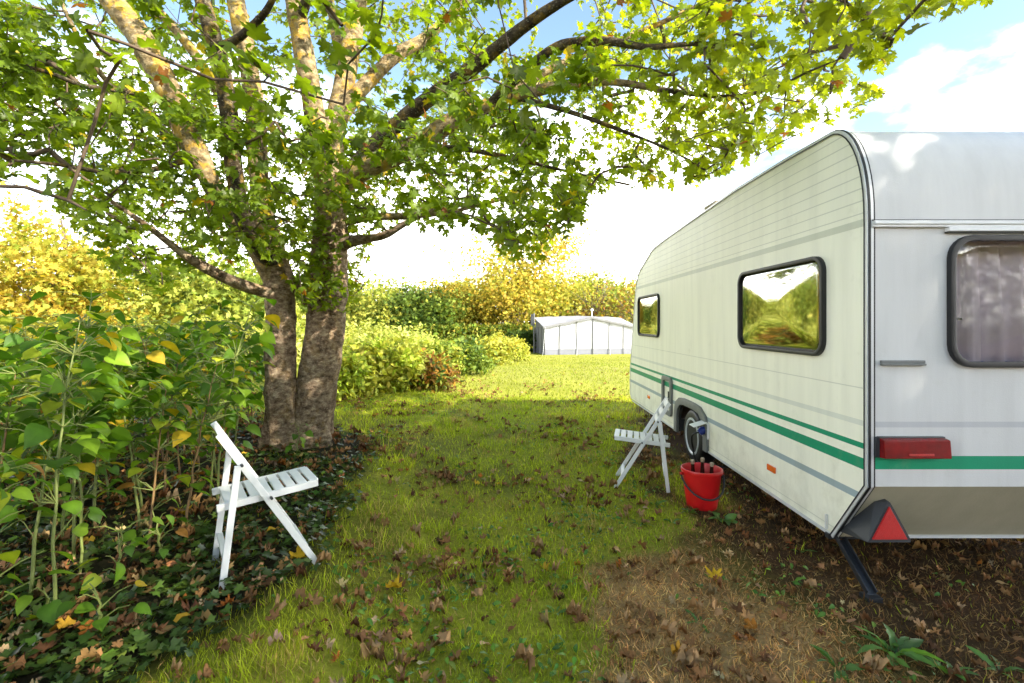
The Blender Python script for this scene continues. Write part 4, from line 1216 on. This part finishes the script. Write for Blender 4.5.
# rounded rear roof edge
for k in range(1, 13):
    a = R(90 * k / 12); prof.append((2.60 + .30 * (1 - math.cos(a)) ** 1.0 * 1.0, 1.98 + .245 + .35 * math.sin(a) if False else 2.0 + .575 * math.sin(a) ** .92))
prof += [(3.4, 2.585), (4.2, 2.585), (5.1, 2.55), (6.0, 2.51), (6.55, 2.478)]
prof += [(6.75, 2.45), (7.40, 2.245), (7.52, 2.18), (7.62, 2.05), (7.72, 1.80), (8.05, .64), (8.05, .30), (7.95, .22)]


def prism_obj(name, poly, x0, x1):
    mb = MB().prism([(x0, y, z) for y, z in poly], (x1 - x0, 0, 0))
    o = mb.build(name, M['body_side']); return o


body = prism_obj('body', prof, W0, W1)
inner = prism_obj('tmp', [(2.93, .34), (2.64, .62), (2.64, 2.0), (2.72, 2.3), (2.95, 2.53), (4.2, 2.545), (6.5, 2.44), (7.36, 2.20), (7.55, 2.0), (7.66, 1.8), (7.98, .62), (7.98, .34)], W0 + .035, W1 - .035)


def cutter(pts, d):
    return MB().prism(pts, d).build('tmp', M['body_side'])


WSIDE = [(3.505, 1.555, 1.13, .62), (6.91, 1.55, 1.08, .585)]        # centre y, z, length, height
WREAR = ((W0 + W1) / 2, 1.565, 1.36, .70)
def side_loop(cy, cz, w_, h_, r_, x): return [(x, cy + u, cz + v_) for u, v_ in rrect(w_, h_, r_)]
def rear_loop(cx, cz, w_, h_, r_, y): return [(cx + u, y, cz + v_) for u, v_ in rrect(w_, h_, r_)]


cuts = [inner]
for cy, cz, w_, h_ in WSIDE: cuts.append(cutter(side_loop(cy, cz, w_ - .05, h_ - .05, .07, W0 - .2), (.5, 0, 0)))
for cy, cz, w_, h_ in WSIDE: cuts.append(cutter(side_loop(cy, cz, w_ - .05, h_ - .05, .07, W1 - .3), (.5, 0, 0)))
cuts.append(cutter(rear_loop(WREAR[0], WREAR[1], WREAR[2] - .05, WREAR[3] - .05, .09, 2.3), (0, .6, 0)))
ARC = [(4.80, .10), (4.80, .36)] + [(5.16 + .40 * math.cos(a) if False else 5.14 - .34 * math.cos(a), .38 + .16 * math.sin(a)) for a in np.linspace(.15, math.pi - .15, 10)] + [(5.62, .36), (5.62, .10)]
ARC = [(4.84, .05), (4.84, .38), (4.88, .47), (4.96, .525), (5.08, .54), (5.40, .54), (5.52, .525), (5.60, .47), (5.64, .38), (5.64, .05)]
cuts.append(cutter([(W0 - .1, y, z) for y, z in ARC], (.40, 0, 0)))
for c_ in cuts:
    md = body.modifiers.new('cut', 'BOOLEAN'); md.operation = 'DIFFERENCE'; md.solver = 'EXACT'; md.object = c_
bpy.context.view_layer.update()
dg = bpy.context.evaluated_depsgraph_get()
me = bpy.data.meshes.new_from_object(body.evaluated_get(dg)); me.name = 'body'
body.modifiers.clear(); body.data = me
for c_ in cuts: bpy.data.objects.remove(c_)
me.materials.clear()
for k_ in ('body_side', 'body_rear', 'body_roof', 'body_under_shaded', 'interior', 'chassis'): me.materials.append(M[k_])
for p in me.polygons:
    n_ = p.normal; c_ = p.center
    if abs(n_.x) > .95 and (c_.x < W0 + .01 or c_.x > W1 - .01): i = 0
    elif c_.x < W0 + .34 and c_.x > W0 + .002 and 4.8 < c_.y < 5.7 and c_.z < .56: i = 5
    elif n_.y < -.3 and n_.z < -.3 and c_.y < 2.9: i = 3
    elif n_.y < -.2 and c_.y < 2.9 and n_.z > -.2 and c_.y < 2.635: i = 1
    elif c_.y < 2.92 and c_.z > 1.95 and n_.z > 0 and c_.z - 2.0 > 0 and n_.y <= 0: i = 1
    elif n_.z > .5 and c_.z > 2.1 or (n_.y > .2 and c_.y > 7.0 and c_.x > W0): i = 2
    elif n_.z < -.9 and c_.z < .3: i = 5
    else: i = 4
    p.material_index = i
me.polygons.foreach_set('use_smooth', np.ones(len(me.polygons), bool)); me.set_sharp_from_angle(angle=R(28))
cc(body)


def sweep_profile(x0, x1, off0, off1, i0=0, i1=None):
    """edge moulding following the body outline: rectangle section offset outwards from off0 to off1"""
    pts = prof[i0:i1]; mb = MB(); loop = []
    cen = Vector((5.2, 1.3))
    n = len(pts); V = []
    for i, (y, z) in enumerate(pts):
        a = Vector(pts[max(i - 1, 0)]); b_ = Vector(pts[min(i + 1, n - 1)]); t = (b_ - a).normalized(); nr = Vector((-t.y, t.x))
        if nr.dot(Vector((y, z)) - cen) < 0: nr = -nr
        for x, o in ((x0, off0), (x1, off0), (x1, off1), (x0, off1)):
            q = Vector((y, z)) + nr * o; V.append((x, q.x, q.y))
    Fc = []
    for i in range(n - 1):
        for k in range(4):
            k2 = (k + 1) % 4; Fc.append((i * 4 + k, i * 4 + k2, i * 4 + 4 + k2, i * 4 + 4 + k))
    Fc += [(3, 2, 1, 0), tuple(4 * (n - 1) + k for k in range(4))]
    return mb.add(V, Fc)


for x0, x1 in ((W0 - .006, W0 + .030), (W1 - .030, W1 + .006)):
    mb = sweep_profile(x0, x1, -.018, .007); cc(mb.build('edge_trim', M['alu'], smooth=True, angle=35))
mb = sweep_profile(W0 + .0005, W0 + .012, .0072, .012, 0, -4); cc(mb.build('trim_seal', M['rubber'], smooth=True, angle=35))
mb = sweep_profile(W0 - .009, W0 - .0062, -.017, -.010, 0, -4); cc(mb.build('trim_seal', M['rubber'], smooth=True, angle=35))
mb = sweep_profile(W0 + .0305, W0 + .040, -.004, .004, 0, -4); cc(mb.build('trim_seal', M['rubber'], smooth=True, angle=35))
# lower side edge rail
mb = MB().box((W0 - .010, 2.90, .188), (W0 - .002, 4.82, .206)).box((W0 - .010, 5.66, .19), (W0 - .002, 7.9, .21)); cc(mb.build('bottom_rail', M['alu']))
# awning rail on the rear and window head rail
cc(MB().box((W0 + .02, 2.570, 1.972), (W1 - .02, 2.598, 1.992)).box((W0 + .02, 2.578, 1.958), (W1 - .02, 2.598, 1.9715)).build('rail', M['trim_white'], bevel=.004))
cc(MB().box((W0 + .02, 2.586, 1.9925), (W1 - .02, 2.598, 1.999)).build('rail_seal', M['rubber']))
cc(MB().box((W0 + .41, 2.568, 1.934), (W1 - .41, 2.598, 1.9565)).build('window_rail', M['trim_white'], bevel=.004))
cc(MB().box((W0 + .41, 2.578, 1.927), (W1 - .41, 2.598, 1.9335)).build('rail_seal', M['rubber']))
cc(MB().box((W0 + .235, 2.862, .188), (W1 - .235, 2.888, .204)).build('bottom_rail', M['alu']))


def window(loopf, cu, cz, w_, h_, depth_dir, base, pane_mat, r_=.10, fr=.024, dome=.024):
    root = MB()
    o = loopf(cu, cz, w_, h_, r_, base); i_ = loopf(cu, cz, w_ - 2 * fr, h_ - 2 * fr, r_ - fr * .8, base)
    d = Vector(depth_dir)
    root.ring(o, i_, d * .030)
    fo = cc(root.build('window', M['rubber'], smooth=True, angle=50, bevel=.004))
    # slightly domed acrylic pane
    pb = MB(); rings = []
    for s, dz in [(1.0, .006)] + [(q, .012 + dome * (1 - q * q)) for q in (.985, .9, .8, .7, .6, .5, .4, .3, .2, .1)]:
        rings.append([Vector(q) + d * dz for q in loopf(cu, cz, (w_ - 2 * fr + .004) * s, (h_ - 2 * fr + .004) * s, (r_ - fr * .8) * s, base)])
    n = len(rings[0]); vs = [q for rg in rings for q in rg]; fs = []
    for k in range(len(rings) - 1):
        for j in range(n):
            j2 = (j + 1) % n; fs.append((k * n + j, k * n + j2, (k + 1) * n + j2, (k + 1) * n + j))
    fs.append(tuple((len(rings) - 1) * n + j for j in range(n)))
    pb.add(vs, fs)
    po = cc(pb.build('pane', pane_mat, smooth=True, angle=60), fo); po.matrix_parent_inverse = Matrix()
    if sum((p.normal.dot(d) for p in po.data.polygons)) < 0: po.data.flip_normals()
    fo.matrix_parent_inverse = Matrix.Translation(-CO)
    return fo


for cy, cz, w_, h_ in WSIDE:
    window(side_loop, cy, cz, w_, h_, (-1, 0, 0), W0, M['pane_side'])
    window(side_loop, cy, cz, w_, h_, (1, 0, 0), W1, M['pane_side'])
wr = window(rear_loop, WREAR[0], WREAR[1], WREAR[2], WREAR[3], (0, -1, 0), 2.60, M['pane_rear'], r_=.12, fr=.03, dome=.008)
# catch on the rear pane
co = MB().box((W0 + .452, 2.612, 1.44), (W0 + .478, 2.632, 1.50)).build('catch', M['grey_plastic'], bevel=.004); cc(co, wr); co.matrix_parent_inverse = Matrix()
co = MB().tube([(W0 + .47, 2.625, 1.475), (W0 + .53, 2.63, 1.473)], .006, 8).build('catch_lever', M['rubber']); cc(co, wr); co.matrix_parent_inverse = Matrix()


def curtain(x0, x1, y, z0, z1, axis='x', amp=.02, pitch=.085, gather=0):
    V, Fc = [], []; n = 90; m_ = 8
    for j in range(m_ + 1):
        t = j / m_; z = z0 + (z1 - z0) * t
        for i in range(n + 1):
            u = i / n; x = x0 + (x1 - x0) * u
            o = amp * (math.sin(x / pitch * 6.283 + .6 * math.sin(t * 2 + x * 9)) + .35 * math.sin(x / pitch * 15 + 2)) * (.65 + .35 * math.cos(t * 2.2))
            V.append((x, y + o, z) if axis == 'x' else (y + o, x, z))
    for j in range(m_):
        for i in range(n):
            a = j * (n + 1) + i; Fc.append((a, a + 1, a + n + 2, a + n + 1))
    return MB().add(V, Fc).build('curtain', M['curtain'], smooth=True, angle=180)


cc(curtain(W0 + .60, W1 - .42, 2.73, 1.16, 1.96, amp=.040, pitch=.135))
cc(curtain(W0 + .42, W0 + .50, 2.74, 1.16, 1.96, pitch=.05))
for a, b_ in ((2.92, 3.06), (3.98, 4.10)): cc(curtain(a, b_, W0 + .09, 1.2, 1.92, 'y', pitch=.05))
cc(MB().box((W0 + .08, 2.72, .95), (W1 - .08, 3.0, 1.235)).build('seat_cushion', M['cushion'], bevel=.03))

# lights and fittings at the rear
def tail_light(x0, x1, name='tail_light'):
    b_ = cc(MB().box((x0 - .012, 2.585, .738), (x0 + .002, 2.598, .846)).box((x0, 2.58, .736), (x1, 2.5985, .848)).build(name, M['dark_plastic'], bevel=.003))
    mb = MB(); a = x0 + .004; mb.prism([(a, 2.54, .742), (a, 2.58, .738), (a, 2.58, .842), (a, 2.548, .836)], (x1 - x0 - .004, 0, 0))
    l_ = mb.build('lens', M['red_lens'], bevel=.005); cc(l_, b_); l_.matrix_parent_inverse = Matrix()
    l2 = MB().box((x0 + .13, 2.5375, .757), (x0 + .26, 2.5425, .768)).build('reflector', M['red_reflector'], bevel=.001); cc(l2, b_); l2.matrix_parent_inverse = Matrix()


tail_light(W0 + .046, W0 + .40); tail_light(W1 - .40, W1 - .046)


def tri_light(mir):
    X = (lambda x: x) if not mir else (lambda x: W0 + W1 - x)
    # housing: wedge on the slanted skirt, back end wraps to the corner
    a = [(X(1.985), 2.65, .205), (X(2.15), 2.65, .205), (X(2.073), 2.65, .455)]
    b_ = [(X(1.885), 2.87, .21), (X(2.155), 2.90, .205), (X(2.06), 2.72, .45), (X(1.90), 2.82, .30)]
    bm = bmesh.new()
    for v in [(X(1.885), 2.62, .272), (X(2.112), 2.62, .272), (X(2.115), 2.62, .285), (X(2.004), 2.62, .486), (X(1.989), 2.62, .486),
              (X(1.880), 2.85, .235), (X(1.885), 2.84, .285), (X(2.115), 2.83, .26), (X(2.01), 2.68, .492), (X(1.96), 2.68, .47), (X(1.91), 2.80, .34), (X(1.92), 2.85, .25)]: bm.verts.new(v)
    bmesh.ops.convex_hull(bm, input=bm.verts)
    bmesh.ops.recalc_face_normals(bm, faces=bm.faces)
    me = bpy.data.meshes.new('corner_lamp'); bm.to_mesh(me); bm.free(); me.materials.append(M['dark_plastic'])
    o = cc(link(bpy.data.objects.new('corner_lamp', me)))
    r_ = MB().prism([(X(1.905), 2.612, .290), (X(2.093), 2.612, .290), (X(1.997), 2.612, .466)], (0, .012, 0)).build('reflector', M['red_reflector'], bevel=.003); cc(r_, o); r_.matrix_parent_inverse = Matrix()


tri_light(False); tri_light(True)
cc(MB().box((W0 + .065, 2.578, 1.224), (W0 + .30, 2.598, 1.236)).box((W0 + .065, 2.585, 1.236), (W0 + .30, 2.598, 1.252)).build('grab_handle', M['grey_plastic'], bevel=.004))
cc(MB().box((W1 - .30, 2.578, 1.224), (W1 - .065, 2.598, 1.236)).build('grab_handle', M['grey_plastic'], bevel=.004))


def steady(x, s):
    mb = MB(); a = Vector((x + .010 * s, 2.86, .18)); b_ = Vector((x + .004 * s, 2.60, .0))
    mb.beam(a, b_, .050, .006, (1, 0, 0)).beam(a + Vector((.024, 0, .012)), b_ + Vector((.024, 0, .012)), .006, .03, (1, 0, 0)).beam(a + Vector((-.024, 0, .012)), b_ + Vector((-.024, 0, .012)), .006, .03, (1, 0, 0))
    mb.box((b_.x - .04, b_.y - .03, b_.z - .055), (b_.x + .04, b_.y + .04, b_.z - .002))
    mb.beam(a + Vector((-.05, .05, .005)), a + Vector((.30 * s, .05, .0)), .035, .03, (0, 1, 0))
    o = cc(mb.build('corner_steady', M['steel_dark'], bevel=.002)); return o


steady(W0 + .02, 1); steady(W1 - .02, -1)
# floor beams and axle
cc(MB().box((W0 + .25, 2.9, .24), (W0 + .31, 7.9, .335)).box((W1 - .31, 2.9, .24), (W1 - .25, 7.9, .335)).box((W0 + .22, 5.16, .19), (W1 - .22, 5.24, .27)).build('chassis', M['chassis']))


# wheels
def wheel(x, s):
    Mx = Matrix.Translation((x, 5.24, .235)) @ Matrix.Rotation(R(90) * s, 4, 'Y')
    tyre = MB().lathe([(.19, -.085), (.255, -.088), (.283, -.07), (.289, -.03), (.289, .03), (.283, .07), (.255, .088), (.195, .085)], 40, Mx).build('tyre', M['rubber'], smooth=True, angle=50)
    root = MB().lathe([(.0, -.01), (.16, -.01), (.19, .03), (.195, .085), (.20, .085), (.20, -.085), (.0, -.085)], 40, Mx).build('wheel', M['steel_dark'], smooth=True, angle=40)
    cc(root); cc(tyre, root); tyre.matrix_parent_inverse = Matrix()
    hc = MB().lathe([(.0, .068), (.05, .068), (.06, .060), (.13, .072), (.165, .082), (.180, .096), (.197, .092), (.199, .080), (.12, .05), (.0, .05)], 40, Mx)
    h_ = hc.build('hub_cap', M['alu_hub'], smooth=True, angle=30); cc(h_, root); h_.matrix_parent_inverse = Matrix()
    st = MB()
    for k in range(10):
        a = 2 * math.pi * k / 10
        q = [Vector((r_ * math.cos(a + da), r_ * math.sin(a + da), zz)) for r_, da, zz in ((.135, -.10, .0755), (.165, -.10, .0845), (.165, .10, .0845), (.135, .10, .0755))]
        st.add([Mx @ v for v in q], [(0, 1, 2, 3)])
    s_ = st.build('slots', M['rubber']); cc(s_, root); s_.matrix_parent_inverse = Matrix()


M['alu_hub'] = plain('hub_cap_silver', (.50, .53, .54), .35, metal=.1, var=.08)
wheel(W0 + .10, -1); wheel(W1 - .10, 1)
# grey wheel arch surround
oa = [(4.74, .19), (4.74, .40), (4.79, .53), (4.93, .60), (5.08, .615), (5.42, .615), (5.56, .60), (5.69, .53), (5.73, .40), (5.73, .19)]
ia = [(4.84, .19), (4.84, .38), (4.88, .47), (4.96, .525), (5.08, .54), (5.40, .54), (5.52, .525), (5.60, .47), (5.64, .38), (5.64, .19)]
mb = MB(); n = len(oa); vs = []; fs = []
for x in (W0 - .028, W0 - .001):
    vs += [(x, y, z) for y, z in oa] + [(x, y, z) for y, z in ia]
for k in range(n - 1):
    fs += [(k, k + 1, n + k + 1, n + k), (2 * n + k, 3 * n + k, 3 * n + k + 1, 2 * n + k + 1), (k, 2 * n + k, 2 * n + k + 1, k + 1), (n + k, n + k + 1, 3 * n + k + 1, 3 * n + k)]
fs += [(0, n, 3 * n, 2 * n), (n - 1, 3 * n - 1, 4 * n - 1, 2 * n - 1)]
mb.add(vs, fs); cc(mb.build('wheel_arch', M['grey_plastic'], smooth=True, angle=40, bevel=.004))
# service hatch with a dark grey frame
mb = MB().ring(side_loop(6.03, .555, .38, .47, .06, W0 - .001), side_loop(6.03, .555, .27, .36, .04, W0 - .001), (-.028, 0, 0))
hf = cc(mb.build('service_hatch', M['grey_plastic'], smooth=True, angle=45, bevel=.004))
h2 = MB().box((W0 - .034, 5.90, .46), (W0 - .022, 5.935, .62)).build('hatch_handle', M['rubber'], bevel=.003); cc(h2, hf); h2.matrix_parent_inverse = Matrix()
# mains inlet with its lid open and a blue plug
mb = MB().ring(side_loop(4.80, .395, .14, .16, .02, W0), side_loop(4.80, .395, .11, .13, .012, W0), (-.02, 0, 0))
mb.prism([(W0 - .02, 4.735, .475), (W0 - .02, 4.865, .475), (W0 - .15, 4.865, .435), (W0 - .15, 4.735, .435)], (0, 0, .008))
mi = cc(mb.build('mains_inlet', M['trim_white'], bevel=.002))
pl = MB().tube([(W0, 4.80, .40), (W0 - .05, 4.80, .39), (W0 - .075, 4.80, .37)], [.04, .04, .03], 14).build('plug', M['blue'], smooth=True); cc(pl, mi); pl.matrix_parent_inverse = Matrix()
cb = MB().tube(catmull([(W0 - .07, 4.80, .375), (W0 - .13, 4.83, .34), (W0 - .10, 4.9, .20), (W0 - .02, 4.95, .03), (W0 + .3, 5.0, -.03)]), .008, 8).build('cable', M['rubber'], smooth=True); cc(cb, mi); cb.matrix_parent_inverse = Matrix()
for y, z in ((3.57, .385), (6.9, .405)):
    cc(MB().box((W0 - .012, y - .055, z - .022), (W0, y + .055, z + .022)).build('side_reflector', M['orange'], bevel=.004))
for y, z in ((2.78, .245), ):
    cc(MB().box((W0 - .012, 2.925, .215), (W0 - .002, 2.94, .30)).build('corner_clip', M['alu']))
# roof vents and skylight
cc(MB().box((W0 + .06, 4.72, 2.55), (W0 + .24, 4.95, 2.60)).prism([(W0 + .04, 4.69, 2.60), (W0 + .26, 4.69, 2.60), (W0 + .26, 4.98, 2.60), (W0 + .04, 4.98, 2.60)], (0, 0, .03)).build('roof_vent', M['brown_vent'], bevel=.006))
cc(MB().box((2.6, 4.4, 2.57), (3.4, 5.1, 2.63)).build('skylight', M['grey_plastic'], bevel=.02))
# front drawbar
cc(MB().beam((W0 + .4, 7.9, .29), (2.97, 9.2, .38), .08, .05, (0, 0, 1)).beam((W1 - .4, 7.9, .29), (2.97, 9.2, .38), .08, .05, (0, 0, 1)).tube([(2.97, 9.1, -.05), (2.97, 9.1, .55)], .03, 10).build('drawbar', M['steel_dark']))

# ================================================================== FOLDING CHAIRS
def make_chair(x, y, fwd, label):
    root = empty('folding_chair', (x, y, gz(x, y)), math.atan2(fwd[1], fwd[0]))
    tag(root, label, 'chair', 'white folding chairs')
    hw = .188
    for s in (1, -1):
        MB().beam((.447, s * (hw - .012), -.005), (-.013, s * (hw - .012), .76), .020, .032, (0, 1, 0)).build('stile', M['white_paint'], root, bevel=.004)
    for s in (1, -1):
        MB().beam((-.004, s * (hw + .012), -.01), (.066, s * (hw + .012), .60), .018, .031, (0, 1, 0)).build('leg', M['white_paint'], root, bevel=.004)
    MB().beam((.018, -hw, .14), (.018, hw, .14), .018, .028, (0, 0, 1)).build('stretcher', M['white_paint'], root, bevel=.003)
    MB().beam((.385, -hw + .02, .105), (.385, hw - .02, .105), .018, .028, (0, 0, 1)).build('stretcher', M['white_paint'], root, bevel=.003)
    st = MB()
    a = Vector((-.02, 0, .392)); b_ = Vector((.452, 0, .432)); d = (b_ - a)
    for s in (1, -1):
        st.beam(a + Vector((0, s * (hw - .042), 0)), b_ + Vector((0, s * (hw - .042), 0)), .020, .035, (0, 1, 0))
    for k in range(8):
        q = a + d * (.12 + .845 * k / 7); nrm = Vector((-d.z, 0, d.x)).normalized()
        st.beam(q + nrm * .012 + Vector((0, -hw + .050, 0)), q + nrm * .012 + Vector((0, hw - .050, 0)), .044, .014, d.normalized())
    st.build('seat', M['white_paint'], root, bevel=.003)
    bk = MB(); ax = (Vector((-.013, 0, .76)) - Vector((.447, 0, -.005))).normalized(); top = Vector((-.013, 0, .76))
    for k, w_ in ((.03, .055), (.115, .045), (.19, .045)):
        q = top - ax * k; bk.beam(q + Vector((0, -hw + .024, 0)), q + Vector((0, hw - .024, 0)), w_, .014, ax)
    bk.build('backrest', M['white_paint'], root, bevel=.003)
    bo = MB()
    for s in (1, -1):
        for q in ((.083, .60), (.215, .412)):
            bo.tube([(q[0], s * (hw + .0), q[1]), (q[0], s * (hw + .026), q[1])], .007, 8)
    bo.build('bolts', M['steel_dark'], root)
    return root


make_chair(-1.43 - .58 * .19, 2.366 + .81 * .19, (.81, .58), 'white slatted folding chair standing by the knotweed thicket and maple')
make_chair(1.296 + .24 * .19, 4.19 + .97 * .19, (-.97, .24), 'white slatted folding chair standing beside the caravan wheel')

# ================================================================== BUCKET AND BOTTLES
bx, by = 1.468, 3.88; bz = gz(bx, by) - .004
bk = empty('bucket', (bx, by, bz)); tag(bk, 'red plastic bucket holding three bottles next to the caravan', 'bucket')
MB().lathe([(.0, .006), (.108, .006), (.110, 0), (.114, .0), (.130, .12), (.146, .275), (.157, .276), (.160, .292), (.157, .306), (.149, .308), (.143, .296), (.126, .12), (.108, .02), (.0, .02)], 48).build('tub', M['red_bucket'], bk, smooth=True, angle=40)
hp = []
for k in range(25):
    a = math.pi * k / 24; hp.append(Vector((-.166 * math.cos(a), -.166 * math.sin(a) * .985, .262 - .155 * math.sin(a))))
MB().tube(hp, .0075, 8).build('handle', M['bucket_handle'], bk, smooth=True)
MB().tube([(-.148, 0, .262), (-.172, 0, .262)], .013, 10).tube([(.148, 0, .262), (.172, 0, .262)], .013, 10).build('handle_ears', M['red_bucket'], bk, smooth=True)
for (dx, dy, ln, lb) in ((-.060, .0, .352, 'brown beer bottle leaning left in the red bucket'), (.012, .02, .362, 'tallest brown beer bottle in the middle of the red bucket'), (.062, -.02, .335, 'shortest brown beer bottle at the right in the red bucket')):
    bo = empty('bottle', (bx + dx, by + dy, bz + .022)); tag(bo, lb, 'bottle', 'bottles in the bucket')
    bo.rotation_euler = (0, dx * .6, 0)
    k_ = ln / .36
    MB().lathe([(.0, 0), (.029, 0), (.031, .006), (.031, .165 * k_), (.028, .20 * k_), (.017, .245 * k_), (.0135, .30 * k_), (.0135, .338 * k_), (.0, .338 * k_)], 20).build('glass', M['bottle'], bo, smooth=True)
    MB().lathe([(.0146, .325 * k_), (.0146, .335 * k_), (.0155, .340 * k_), (.0155, .352 * k_), (.012, .357 * k_), (0, .357 * k_)], 20).build('cap', M['foil'], bo, smooth=True)

# ================================================================== AWNING TENT
def tent():
    A = Vector((1.8, 31.6, 0)); ux = Vector((2.9, .46, 0)).normalized(); uy = Vector((-.46, 2.9, 0)).normalized()
    g = gz(4.5, 32); root = empty('awning_tent', (A.x, A.y, g)); root.rotation_euler = (0, 0, math.atan2(ux.y, ux.x))
    tag(root, 'white awning tent with low gabled roof and grey skirt across the lawn', 'tent')
    Wt, Dp, He, Hr, Hs = 6.2, 3.0, 1.80, 2.46, .38
    def wall(p0, p1, z0, z1, nm, mt, sag=.03, n=24):
        V, Fc = [], []; p0 = Vector(p0); p1 = Vector(p1)
        out = (p1 - p0).cross(Vector((0, 0, 1))).normalized()
        for j in range(9):
            for i in range(n + 1):
                t = i / n; q = p0.lerp(p1, t); z = z0 + ((z1(t) if callable(z1) else z1) - z0) * j / 8
                o = sag * noise.noise(Vector((q.x * 1.1, q.y, z * .9))) 
                V.append((q.x + out.x * o, q.y + out.y * o, z))
        for j in range(8):
            for i in range(n):
                a = j * (n + 1) + i; Fc.append((a, a + 1, a + n + 2, a + n + 1))
        MB().add(V, Fc).build(nm, mt, root, smooth=True, angle=180)
    gab = lambda t: He + (Hr - He) * (1 - abs(2 * t - 1)) * .94
    Hb = 2.42
    back = lambda t: Hb + .14 * (1 - abs(2 * t - 1)) ** .5
    wall((0, 0, 0), (Wt, 0, 0), Hs, gab, 'front_wall', M['canvas'])
    wall((0, .02, 0), (Wt, .02, 0), -.05, Hs, 'skirt', M['canvas_grey'])
    wall((0, Dp, 0), (0, 0, 0), Hs, lambda t: Hb + (He - Hb) * t, 'side_wall', M['canvas_shaded'])
    wall((0.02, Dp, 0), (0.02, 0, 0), -.05, Hs, 'skirt', M['canvas_grey'])
    wall((Wt, 0, 0), (Wt, Dp, 0), -.05, lambda t: He + (Hb - He) * t, 'side_wall', M['canvas'])
    wall((Wt, Dp, 0), (0, Dp, 0), -.05, back, 'back_wall', M['canvas'])
    V, Fc = [], []; n = 30
    for j in range(9):
        for i in range(n + 1):
            t = i / n; x = -.12 + (Wt + .24) * t
            z = .03 + (He + (Hr - He) * (1 - abs(2 * t - 1))) * (1 - j / 8) + back(t) * j / 8 - .05 * math.sin(math.pi * (t * 6 % 1)) * .5 + .02 * noise.noise(Vector((x, j * .5, 0)))
            V.append((x, -.14 + (Dp + .25) * j / 8, z))
    for j in range(8):
        for i in range(n):
            a = j * (n + 1) + i; Fc.append((a, a + 1, a + n + 2, a + n + 1))
    b_ = len(V)
    V += [(x, y, z + .02) for x, y, z in V]
    Fc += [tuple(k + b_ for k in reversed(f_)) for f_ in list(Fc)]
    MB().add(V, Fc).build('roof', M['canvas_roof'], root, smooth=True, angle=60)
    vl = MB()
    for i in range(n):
        (x0, y0, z0), (x1, y1, z1) = V[i], V[i + 1]
        vl.add([(x0, y0 - .004, z0 + .015), (x1, y1 - .004, z1 + .015), (x1, y1 - .004, z1 - .11), (x0, y0 - .004, z0 - .11)], [(0, 1, 2, 3)])
    vl.build('valance_shadow', M['canvas_shaded'], root)  # dark strip painted as the shadow line under the roof overhang
    for t in (0.0, .16, .345, .52, .70, .86, 1.0):
        MB().tube([(Wt * t, -.05, -.05), (Wt * t, -.05, gab(t) - .02)], .032 if t in (.52, 0.0) else .024, 8).build('pole', M['pole'], root)
    for y in (1.0, 2.0, 3.0): MB().tube([(-.03, y, -.05), (-.03, y, He)], .03, 8).build('pole', M['pole'], root)
    for x0 in (.0, 2.2, 4.4): MB().tube([(x0, -.15, He), (x0 - .35, -1.0, -.02)], .008, 5).build('guy_rope', M['trim_white'], root)


tent()
px_, d_ = 534, 33.6; xm = (px_ - CX) / F * d_
po = empty('post', (xm, d_, gz(xm, d_))); tag(po, 'grey post with a dark box standing left of the awning tent', 'post')
MB().tube([(0, 0, -.1), (0, 0, 2.75)], .05, 10).build('pole', M['pole'], po)
MB().box((-.22, -.08, 1.9), (-.05, .08, 2.7)).build('meter_box', M['steel_dark'], po, bevel=.01)
px_, d_ = 592, 33.8; xm = (px_ - CX) / F * d_
po = empty('aerial_mast', (xm, d_, gz(xm, d_))); tag(po, 'slim white mast rising behind the awning tent peak', 'mast')
MB().tube([(0, 0, -.1), (0, 0, 2.95)], .03, 8).build('pole', M['trim_white'], po)
MB().lathe([(.0, 0), (.11, .02), (.12, .07), (.0, .16)], 16, Matrix.Translation((0, 0, 2.92))).build('dome', M['trim_white'], po, smooth=True)
